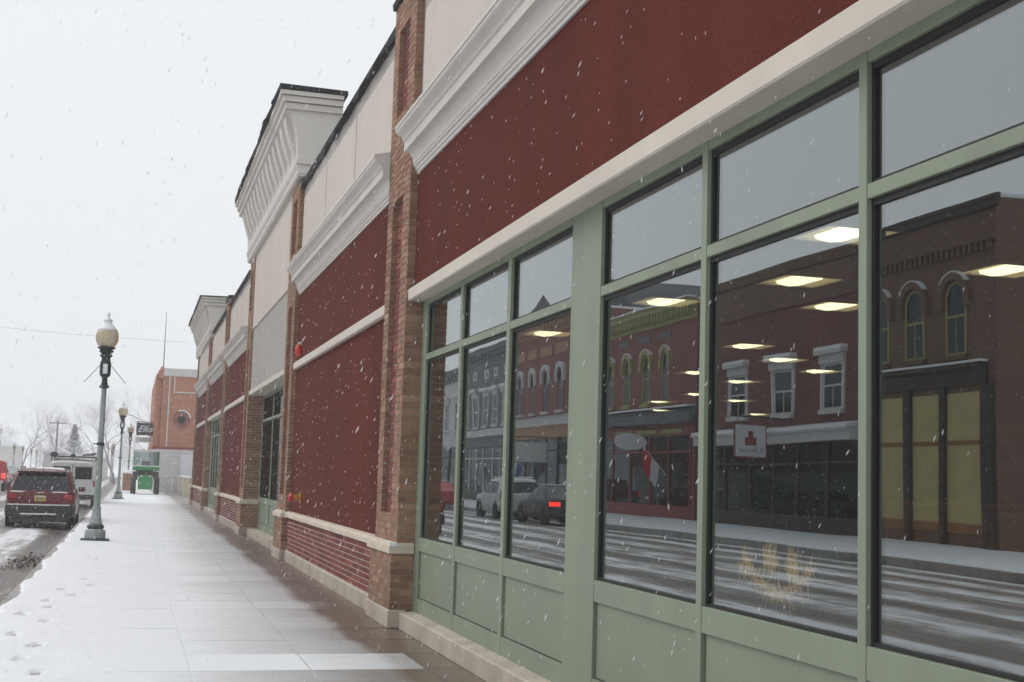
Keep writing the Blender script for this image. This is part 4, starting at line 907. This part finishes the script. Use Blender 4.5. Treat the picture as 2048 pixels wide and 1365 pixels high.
vs = [(x, y, 2.10 + 0.05 * (abs(x) < 0.7)) for y in (0.2, 1.2, 2.4, 3.4) for x in (-0.8, -0.6, 0, 0.6, 0.8)]
MB().add(vs, [(j * 5 + i, j * 5 + i + 1, j * 5 + i + 6, j * 5 + i + 5) for j in range(3) for i in range(4)]).build('roof_snow', 'snow', vn, smooth=True)
vn.scale = (0.96, 1.0, 0.93)
# pickup at the left edge, brake lights on
PK = [(0.0, 0.55, 0.8, 1.05, 1.08, 0.95, 0.9, 0.0), (0.05, 0.5, 0.8, 1.05, 1.10, 0.97, 0.92, 0.0), (1.9, 0.45, 0.8, 1.05, 1.10, 0.98, 0.92, 0.0), (1.95, 0.45, 0.8, 1.10, 1.78, 0.98, 0.76), (3.1, 0.45, 0.8, 1.08, 1.82, 0.98, 0.77), (3.7, 0.45, 0.8, 1.08, 1.16, 0.98, 0.9), (5.2, 0.5, 0.8, 1.0, 1.06, 0.92, 0.8), (5.35, 0.55, 0.7, 0.9, 0.95, 0.86, 0.7)]
pk = car('pickup_truck', 'red pickup truck at the left picture edge with a lit brake light', 'pickup', (-8.0, 82.5, -0.14), 0.0, 5.3, 0.98, PK, 'scarlet_paint', ((1.93, 1.18, 0.68), (1.96, 1.70, 0.62)), ((3.68, 1.18, 0.74), (3.14, 1.74, 0.66)),
    [[(0.955, 2.05, 1.15), (0.955, 3.4, 1.15), (0.83, 3.1, 1.7), (0.83, 2.05, 1.7)]], (0.95, 4.35), 0.39, [(0.80, -0.03, 0.80, 0.97, 0.05, 1.06, 'brake_light')])
MB().box(-0.9, -0.14, 0.50, 0.9, 0.02, 0.66).build('rear_bumper', 'chrome', pk, bevel=0.02)
SED = [(0.0, 0.40, 0.65, 0.92, 0.96, 0.82, 0.70, 0.0), (0.15, 0.30, 0.65, 0.96, 1.02, 0.89, 0.76, 0.01), (0.65, 0.25, 0.65, 0.95, 1.05, 0.91, 0.80, 0.01), (1.35, 0.24, 0.65, 0.94, 1.42, 0.91, 0.64), (2.2, 0.24, 0.65, 0.93, 1.46, 0.91, 0.66), (2.8, 0.24, 0.65, 0.92, 1.36, 0.91, 0.62), (3.45, 0.24, 0.65, 0.92, 0.99, 0.91, 0.80), (4.4, 0.28, 0.6, 0.80, 0.84, 0.87, 0.72), (4.75, 0.36, 0.55, 0.66, 0.70, 0.75, 0.6)]
SW = [[(0.87, 0.95, 0.99), (0.87, 2.0, 0.98), (0.69, 2.0, 1.37), (0.68, 1.38, 1.34)], [(0.87, 2.08, 0.98), (0.87, 3.15, 0.97), (0.665, 2.78, 1.31), (0.69, 2.08, 1.38)]]
ST = [(0.52, -0.02, 0.72, 0.85, 0.10, 0.88, 'tail_red')]
def sedan(label, loc, rz, mat, tail=ST):
    s = car('parked_car', label, 'car', loc, rz, 4.75, 0.91, SED, mat, ((0.66, 1.06, 0.70), (1.34, 1.40, 0.58)), ((3.42, 1.02, 0.72), (2.82, 1.35, 0.60)), SW, (0.95, 3.75), 0.33, tail)
    MB().box(-0.55, 1.5, 1.47, 0.55, 2.7, 1.51).build('roof_snow', 'snow', s, bevel=0.02)
    return s
sedan('dark sedan with red tail light parked across the street, reflected in the window', (-9.85, 45.4, -0.17), 0.0, 'charcoal_paint', [(0.52, -0.02, 0.72, 0.90, 0.16, 0.88, 'brake_light')])
s2 = car('parked_suv', 'white SUV parked ahead of the dark sedan across the street', 'suv', (-9.85, 52.0, -0.17), 0.0, 4.6, 0.92, SUVS, 'white_paint', ((0.030, 1.10, 0.77), (0.228, 1.545, 0.655)), ((3.32, 1.20, 0.70), (2.66, 1.61, 0.62)),
    [[(0.90, 0.75, 1.10), (0.90, 1.45, 1.10), (0.745, 1.45, 1.56), (0.735, 0.85, 1.53)], [(0.90, 1.53, 1.10), (0.895, 2.35, 1.08), (0.745, 2.35, 1.57), (0.745, 1.53, 1.57)], [(0.895, 2.42, 1.08), (0.885, 3.0, 1.07), (0.74, 2.62, 1.54), (0.745, 2.42, 1.56)]], (0.85, 3.62), 0.36, [(0.70, -0.025, 0.86, 0.90, 0.05, 1.20, 'tail_red')])
MB().box(-0.6, 0.6, 1.70, 0.6, 2.5, 1.76).build('roof_snow', 'snow', s2, bevel=0.03)
sedan('silver car parked far along the opposite kerb, partly hidden by the red pickup', (-8.5, 100.0, -0.15), 0.0, 'silver_paint')
sedan('pale snow covered car beyond the silver car at the far left', (-9.4, 118.0, -0.15), 0.0, 'white_paint')
sedan('red car across the street reflected in the leftmost pane', (-9.85, 66.0, -0.17), 0.0, 'scarlet_paint')
# green utility tractor on the walk, facing us
tr = thing('tractor', 'small green tractor with wide cowl and glazed cab on the snowy sidewalk', 'tractor', (0.85, 78.6, 0))
MB().loft([[(0.85 + x, y, z) for x, z in [(-w, .28), (w, .28), (w * 1.05, .8), (w * .9, 1.10), (-w * .9, 1.10), (-w * 1.05, .8)]] for y, w in ((78.5, .34), (78.6, .38), (79.9, .40))]).build('hood', 'tractor_green', tr, bevel=0.03)
MB().box(0.60, 78.46, .42, 1.10, 78.499, .95).build('grille', 'tractor_green', tr); MB().box(0.56, 78.45, .99, 0.70, 78.49, 1.06).box(1.0, 78.45, .99, 1.14, 78.49, 1.06).build('headlight', 'light_paint', tr)
MB().box(0.10, 79.0, 1.36, 1.60, 79.7, 1.58).build('cowl', 'tractor_green', tr, bevel=0.06)
MB().box(0.12, 79.02, 1.581, 1.58, 79.68, 1.63).build('cowl_snow', 'snow', tr, bevel=0.03)
MB().box(0.30, 79.2, 1.0, 1.40, 79.9, 1.36).build('dash', 'plastic', tr)
for s_ in (-1, 1):
    wheel(tr, 0.85 + s_ * 0.64, 79.0, 0.38, 0.26, s_); wheel(tr, 0.85 + s_ * 0.66, 80.6, 0.48, 0.30, s_)
    MB().box(0.85 + s_ * 0.58 - 0.14, 78.75, .80, 0.85 + s_ * 0.58 + 0.14, 79.3, 1.3).build('fender', 'plastic', tr, bevel=0.04)
k = MB()
for xx in (0.15, 1.55):
    for yy in (79.75, 81.0): k.box(xx - .03, yy - .03, 1.6, xx + .03, yy + .03, 2.45)
k.build('cab_frame', 'tractor_green', tr)
MB().box(0.18, 79.75, 1.62, 1.52, 79.76, 2.42).build('windscreen', 'clear_glass', tr); MB().box(0.08, 79.6, 2.45, 1.62, 81.1, 2.56).build('cab_roof', 'light_paint', tr, bevel=0.03)
MB().box(0.6, 80.4, 1.0, 1.1, 80.9, 1.9).build('seat', 'tan_paint', tr, bevel=0.05)

# ------------------------------------------------------------------ brick lodge at the end of the walk
EB = thing('brick_lodge', 'orange brick building with white parapet and round window beyond the storefronts', 'building', (5, 92, 0))
MB().box(1.64, 85.0, 2.85, 13, 105, 7.25).box(1.22, 85.25, 2.85, 1.639, 105, 7.1).build('wall', 'orange_brickwall', EB)
MB().box(1.22, 84.9, 7.101, 1.639, 105, 7.35).box(1.34, 84.9, 7.351, 1.638, 105, 7.6).box(1.45, 84.9, 7.601, 1.637, 105, 7.8).build('stepped_parapet', 'orange_brickwall', EB)
MB().box(1.645, 84.92, 7.251, 13, 85.4, 7.74).build('parapet', 'light_paint', EB)
MB().box(1.22, 84.95, 2.70, 13, 85.6, 2.849).build('ledge', 'red_paint', EB)
MB().box(1.35, 84.98, 0.0, 13, 104.9, 2.699).build('lower_wall', 'light_paint', EB)
k = MB()
for i in range(11): k.box(1.36, 84.955, 0.12 + i * 0.235, 13, 84.979, 0.325 + i * 0.235)
k.build('siding', 'light_paint', EB)
MB().box(2.95, 84.90, 0.05, 3.75, 84.954, 2.40).build('door', 'sign_white', EB)
MB().tube([(2.03, 84.94, 7.24), (2.03, 84.94, 2.86)], 0.045, 8).build('downpipe', 'light_paint', EB)
MB().box(2.30, 84.93, 6.22, 2.37, 84.999, 7.24).box(2.371, 84.93, 6.22, 6.5, 84.999, 6.29).build('white_band', 'light_paint', EB)
w = MB().lathe([(0.52, 0), (0.52, 0.05), (0.24, 0.06), (0.24, 0)], (2.86, 84.999, 4.57), 28, (0, -1, 0)).build('round_window', 'red_brickwall', EB)
MB().lathe([(0.24, 0), (0.24, 0.02), (0, 0.02)], (2.86, 84.998, 4.57), 24, (0, -1, 0)).build('pane', 'dark_glass', w)
pts = [(2.86 + r_ * math.cos(a), 4.57 + r_ * math.sin(a)) for r_ in (0.60,) for a in [R(10 + 10 * i) for i in range(11)]]; pts2 = [(2.86 + 0.525 * math.cos(R(10 + 10 * i)), 4.57 + 0.525 * math.sin(R(10 + 10 * i))) for i in range(11)]
o_ = pts + pts2[::-1]; n = len(o_)
MB().add([(x, y, z) for y in (84.90, 84.998) for x, z in o_], [(i, (i + 1) % n, n + (i + 1) % n, n + i) for i in range(n)] + [tuple(range(n))[::-1], tuple(range(n, 2 * n))]).build('snow', 'snow', w)
MB().tube([(1.62, 86, 7.7), (1.62, 86, 11.4)], [0.035, 0.015], 6).build('antenna_mast', 'black_metal', EB)
sg = thing('projecting_sign', 'black projecting sign with white script above a white letter board', 'sign', (0.8, 85.8, 3.0))
MB().box(0.20, 85.76, 3.52, 1.215, 85.84, 4.30).build('board', 'plastic', sg); MB().box(0.20, 85.76, 3.08, 1.215, 85.84, 3.42).build('letter_board', 'light_paint', sg)
MB().tube([(0.3, 85.8, 3.40), (0.3, 85.8, 3.54)], 0.02).tube([(1.1, 85.8, 3.40), (1.1, 85.8, 3.54)], 0.02).tube([(0.15, 85.8, 4.36), (1.22, 85.8, 4.36)], 0.025).tube([(0.3, 85.8, 4.29), (0.3, 85.8, 4.36)], 0.02).build('bracket', 'black_metal', sg)
fc = bpy.data.curves.new('script', 'FONT'); fc.body = 'Elks'; fc.size = 0.56; fc.shear = 0.45; fc.extrude = 0.004; fc.offset = 0.006
fo = bpy.data.objects.new('script', fc); COL.objects.link(fo)
me = bpy.data.meshes.new_from_object(fo.evaluated_get(bpy.context.evaluated_depsgraph_get())); bpy.data.objects.remove(fo)
me.materials.clear(); me.materials.append(MATS['sign_white'])
lt = bpy.data.objects.new('lettering', me); COL.objects.link(lt); lt.parent = sg; lt.rotation_euler = (R(90), 0, 0); lt.location = Vector((0.27, 85.748, 3.74)) - Vector((0.8, 85.8, 3.0))
k = MB(); rr = random.Random(4)
for j in range(3):
    x = 0.42
    while x < 1.1:
        q = rr.uniform(0.03, 0.09); k.box(x, 85.752, 3.33 - j * 0.09, x + q, 85.758, 3.365 - j * 0.09); x += q + 0.025
k.build('small_lettering', 'grey_paint', sg)
# planters, bin, railing beside it
for i, (y_, lab) in enumerate(((74.5, 'pale square planter with snow nearest the end of the storefronts'), (79.0, 'pale square planter with snow, second from the storefronts'), (83.0, 'pale square planter with snow close to the brick lodge'))):
    p = thing('planter', lab, 'planter', (3.05, y_, 0), 'square concrete planters')
    MB().box(2.80, y_ - .3, 0, 3.40, y_ + .3, 0.95).build('pot', 'cast_stone', p, bevel=0.02); MB().box(2.76, y_ - .34, 0.951, 3.44, y_ + .34, 1.02).build('rim', 'cast_stone', p); MB().box(2.78, y_ - .32, 1.021, 3.42, y_ + .32, 1.10).build('snow', 'snow', p, bevel=0.03)
bn = thing('litter_bin', 'brown slatted litter bin with snowy pale lid beyond the second lamp', 'bin', (-0.1, 84.3, 0))
MB().lathe([(0.31, 0.1), (0.31, 1.1)], (-0.1, 84.3, 0), 16).build('liner', 'plastic', bn)
for i in range(16):
    a = 2 * math.pi * i / 16; MB().cbox((-0.1 + 0.33 * math.cos(a), 84.3 + 0.33 * math.sin(a), 0.62), (0.03, 0.10, 1.04), a).build('slat', 'tan_paint', bn)
MB().lathe([(0.36, 1.14), (0.36, 1.2), (0.2, 1.34), (0, 1.38)], (-0.1, 84.3, 0), 16).build('lid', 'snow', bn)
rl = thing('railing', 'grey metal railing before the pale lower wall of the brick lodge', 'railing', (2.3, 83.9, 0))
MB().box(1.70, 83.88, 0.90, 2.75, 83.92, 0.95).box(1.70, 83.88, 0.12, 2.75, 83.92, 0.16).build('rail', 'silver_paint', rl)
for i in range(12): MB().box(1.70 + i * 0.0935, 83.885, 0.161, 1.725 + i * 0.0935, 83.915, 0.899).build('baluster', 'silver_paint', rl)
pv = thing('sign_post', 'thin white post standing before the brick lodge door', 'post', (2.45, 83.0, 0)); MB().tube([(2.45, 83.0, 0), (2.45, 83.0, 1.75)], 0.035, 8).build('post', 'light_paint', pv); MB().lathe([(0.05, 1.75), (0.06, 1.8), (0, 1.86)], (2.45, 83.0, 0), 8).build('cap', 'snow', pv)

# ------------------------------------------------------------------ trees, woods, houses far off
surf('frost_haze_twigs', (0.55, 0.54, 0.55), 0.9, 0.2, 6, 40, 0.5); surf('bark', (0.26, 0.25, 0.245), 0.9, 0.2, 6, 40, 0.5); surf('needles', (0.08, 0.11, 0.10), 0.8, 0.3, 3)  # frosty twigs and bark paled further: distance haze put into the colour
def branches(m, tw, p, d, ln, r, depth, rnd):
    n = 3; pts = [p]; q = p
    for i in range(n):
        d = (d + Vector((rnd.gauss(0, .12), rnd.gauss(0, .12), rnd.gauss(0.03, .08)))).normalized(); q = q + d * ln / n; pts.append(q)
    (m if depth > 3 else tw).tube(pts, [r * (1 - 0.35 * i / n) for i in range(n + 1)], 5 if depth > 3 else 3)
    if depth == 0: return
    for i in range(rnd.choice((2, 3, 3))):
        ax = Vector((rnd.gauss(0, 1), rnd.gauss(0, 1), rnd.gauss(0, .4))).normalized()
        nd = (d + ax * rnd.uniform(.45, .85) + Vector((0, 0, .12))).normalized()
        branches(m, tw, pts[rnd.choice((2, 3, 3))], nd, ln * rnd.uniform(.62, .82), r * .58, depth - 1, rnd)
def bare_tree(seed, h, depth=7):
    rnd = random.Random(seed); t = thing('bare_tree', '', 'tree', (0, 0, 0), 'bare trees down the street')
    a, b_ = MB(), MB(); branches(a, b_, Vector((0, 0, -0.2)), Vector((0, 0, 1)), h * 0.30, h * 0.010, depth, rnd)
    a.build('trunk', 'bark', t); b_.build('crown', 'frost_haze_twigs', t); return t
T1, T2 = bare_tree(1, 13), bare_tree(5, 13)
TR = [(T1, (3.0, 128, -0.3), 1.0, 'dark bare tree rising right behind the black projecting sign'), (T2, (-1.5, 140, -0.3), 0.95, 'bare tree between the first and second street lamps'), (T1, (-3.5, 158, -0.3), 0.85, 'lower bare tree behind the white van rack'),
      (T2, (-16, 215, -0.3), 1.15, 'tall faint bare tree at the far left'), (T1, (-12.0, 228, -0.3), 1.1, 'faint bare tree right of the tallest far one'), (T2, (-24, 235, -0.3), 1.0, 'faint bare tree behind the low brick building'), (T1, (6.0, 150, -0.3), 1.1, 'bare tree whose crown shows just left of the brick lodge'), (T2, (1.5, 170, -0.3), 1.0, 'pale bare tree farther behind the black sign')]
used = set()
for i, (src, l_, sc, lab) in enumerate(TR):
    if src in used: copy_tree(src, loc=l_, label=lab, scale=sc, rz=i * 1.3)
    else: src.location = l_; src['label'] = lab; src.scale = (sc,) * 3; used.add(src)
cf = thing('conifer_tree', 'snow dusted dark conifer standing alone far down the street', 'tree', (-8.2, 205, -0.3)); rnd = random.Random(6)
MB().tube([(-8.2, 205, -0.3), (-8.2, 205, 7.2)], [0.22, 0.03], 6).build('trunk', 'bark', cf)
ne, ns = MB(), MB()
for i in range(3400):
    t_ = rnd.random() ** 0.75; z = 0.7 + 6.9 * t_; rad = (2.35 * (1 - t_) + 0.08) * math.sqrt(rnd.uniform(.15, 1)) * (1 + 0.22 * math.sin(z * 6.5)); a = rnd.uniform(0, 6.283)
    c0 = Vector((-8.2 + rad * math.cos(a), 205 + rad * math.sin(a), z - rad * 0.18)); d = Vector((math.cos(a), math.sin(a), -0.25)) * rnd.uniform(.18, .38); e = Vector((-math.sin(a), math.cos(a), 0.1)) * rnd.uniform(.05, .11)
    (ns if rnd.random() < 0.42 else ne).add([c0 - d * .4 - e, c0 - d * .4 + e, c0 + d], [(0, 1, 2)])
ne.build('crown', 'needles', cf); ns.build('crown_snow', 'snow', cf, kind='stuff')
wm_ = MB(); rnd = random.Random(9)
for i in range(150):
    x, y = rnd.uniform(-75, 70), rnd.uniform(245, 380); h = rnd.uniform(6, 13)
    wm_.tube([(x, y, -0.3), (x, y, h * .8)], [0.16, 0.04], 3)
    for j in range(60):
        z = h * rnd.uniform(.12, .8); a = rnd.uniform(0, 6.283); l_ = h * .30 * (1.1 - z / h); p0 = (x + rnd.gauss(0, .5), y, z); p1 = (x + math.cos(a) * l_ * 1.3, y + math.sin(a) * l_, z + l_ * rnd.uniform(.3, 1.0))
        wm_.tube([p0, p1], [0.05, 0.015], 3)
wm_.build('woods', 'frost_haze_twigs', kind='stuff', label='grey bare woods closing the end of the street', category='woods')
for (x, y, w_, h, lab, rm) in ((-8.8, 168, 2.6, 3.0, 'small pale house with snowy roof beside the conifer', 'snow'), (-19, 215, 5, 4.2, 'far snowy roofed house behind the left row', 'snow'), (-4.2, 190, 2.2, 2.6, 'low snowy roofed shed right of the conifer', 'snow')):
    hs = thing('house', lab, 'house', (x, y, -0.3)); MB().box(x - w_ / 2, y, -0.3, x + w_ / 2, y + 7, h).build('wall', 'light_paint', hs)
    MB().prism([(x - w_ / 2 - .3, h), (x, h + w_ * 0.32), (x + w_ / 2 + .3, h)], y - 0.3, y + 7.3).build('roof', rm, hs); MB().box(x - .4, y - .02, 0.6, x + .4, y - .001, 1.7).build('window', 'dark_glass', hs)
up = thing('utility_pole', 'thin utility pole with crossarm in the distance left of the conifer', 'pole', (-7.8, 150, -0.3)); MB().tube([(-7.8, 150, -0.3), (-7.8, 150, 6.3)], [0.13, 0.09], 8).build('pole', 'bark', up); MB().box(-8.7, 149.93, 5.95, -6.9, 150.07, 6.08).build('crossarm', 'bark', up)
pts = [(-17.2 + (21.0) * i / 20, 100.0 + 0.2 * i, 11.75 - 0.55 * i / 20 - 0.25 * math.sin(math.pi * i / 20)) for i in range(21)]
wr = MB().tube(pts, 0.009, 4).build('overhead_wire', 'grey_paint', label='thin wire strung across the street against the white sky', category='wire')
# gold ribbon ornament hanging inside the middle pane
emit('gold', (0.95, 0.60, 0.22), 0.55)
k = MB(); rnd = random.Random(12)
for i in range(260):
    t_ = rnd.uniform(-1, 1); y = 5.70 - t_ * 0.34; z = 1.00 + 0.15 * t_ * t_ + rnd.gauss(0, .016); k.tube([(2.95, y, z), (2.95 + rnd.gauss(0, .02), y + rnd.gauss(0, .012), z + rnd.gauss(0, .03))], 0.0016, 3)
for cy, cz, nn in ((5.77, 1.135, 150), (5.55, 1.115, 110), (6.05, 1.09, 60)):
    for i in range(nn): y = cy + rnd.gauss(0, .04); z = cz + rnd.gauss(0, .035); k.tube([(2.95, y, z), (2.95, y + rnd.gauss(0, .008), z + rnd.uniform(.02, .06))], 0.0015, 3)
k.build('window_ornament', 'gold', label='gold garland of tiny lights low inside the middle window pane', category='ornament')

# ------------------------------------------------------------------ falling snow and haze
def flakes():
    m, t, P, N, L = _nt('flake'); P.inputs['Base Color'].default_value = (0.9, 0.91, 0.93, 1); P.inputs['Roughness'].default_value = 0.9
    tl = N.new('ShaderNodeBsdfTranslucent'); tl.inputs[0].default_value = (0.95, 0.96, 0.98, 1); ms = N.new('ShaderNodeMixShader'); ms.inputs[0].default_value = 0.7
    L.new(P.outputs[0], ms.inputs[1]); L.new(tl.outputs[0], ms.inputs[2]); L.new(ms.outputs[0], N['Material Output'].inputs['Surface'])
    rnd = random.Random(21); m = MB(); n = 0
    while n < 42000:
        x, y, z = rnd.uniform(-5.5, 2.35), 3.0 + 34 * rnd.random() ** 1.2, 8.0 * rnd.random() ** 1.25
        n += 1
        s_ = rnd.uniform(0.0008, 0.0020); l_ = s_ * rnd.uniform(4.0, 9.0)
        ax = Vector((0.33 + rnd.gauss(0, .16), rnd.gauss(0, .2), 1)).normalized(); a = ax.cross(Vector((0, 1, 0))).normalized(); b_ = ax.cross(a); c0 = Vector((x, y, z))
        q = [c0 + a * s_ * rnd.uniform(.6, 1.2), c0 + b_ * s_ * rnd.uniform(.6, 1.2), c0 - a * s_ * rnd.uniform(.6, 1.2), c0 - b_ * s_ * rnd.uniform(.6, 1.2), c0 + ax * l_, c0 - ax * l_ * rnd.uniform(.6, 1)]
        m.add(q, [(0, 1, 4), (1, 2, 4), (2, 3, 4), (3, 0, 4), (1, 0, 5), (2, 1, 5), (3, 2, 5), (0, 3, 5)])
    m.build('snowflakes', 'flake', kind='stuff', label='wet snowflakes falling through the air before the building', category='snow')
flakes()
hz = bpy.data.materials.new('haze'); hz.use_nodes = True; N, L = hz.node_tree.nodes, hz.node_tree.links; N.clear()
ho = N.new('ShaderNodeOutputMaterial'); pv_ = N.new('ShaderNodeVolumePrincipled'); pv_.inputs['Color'].default_value = (0.985, 0.99, 0.995, 1); pv_.inputs['Density'].default_value = 0.0016; pv_.inputs['Density Attribute'].default_value = ''; pv_.inputs['Temperature Attribute'].default_value = ''; pv_.inputs['Color Attribute'].default_value = ''; hz.cycles.homogeneous_volume = True
L.new(pv_.outputs[0], ho.inputs['Volume']); MATS['haze'] = hz
MB().box(-520, -170, -4.0, 520, 920, 18.3).build('haze', 'haze', kind='stuff')
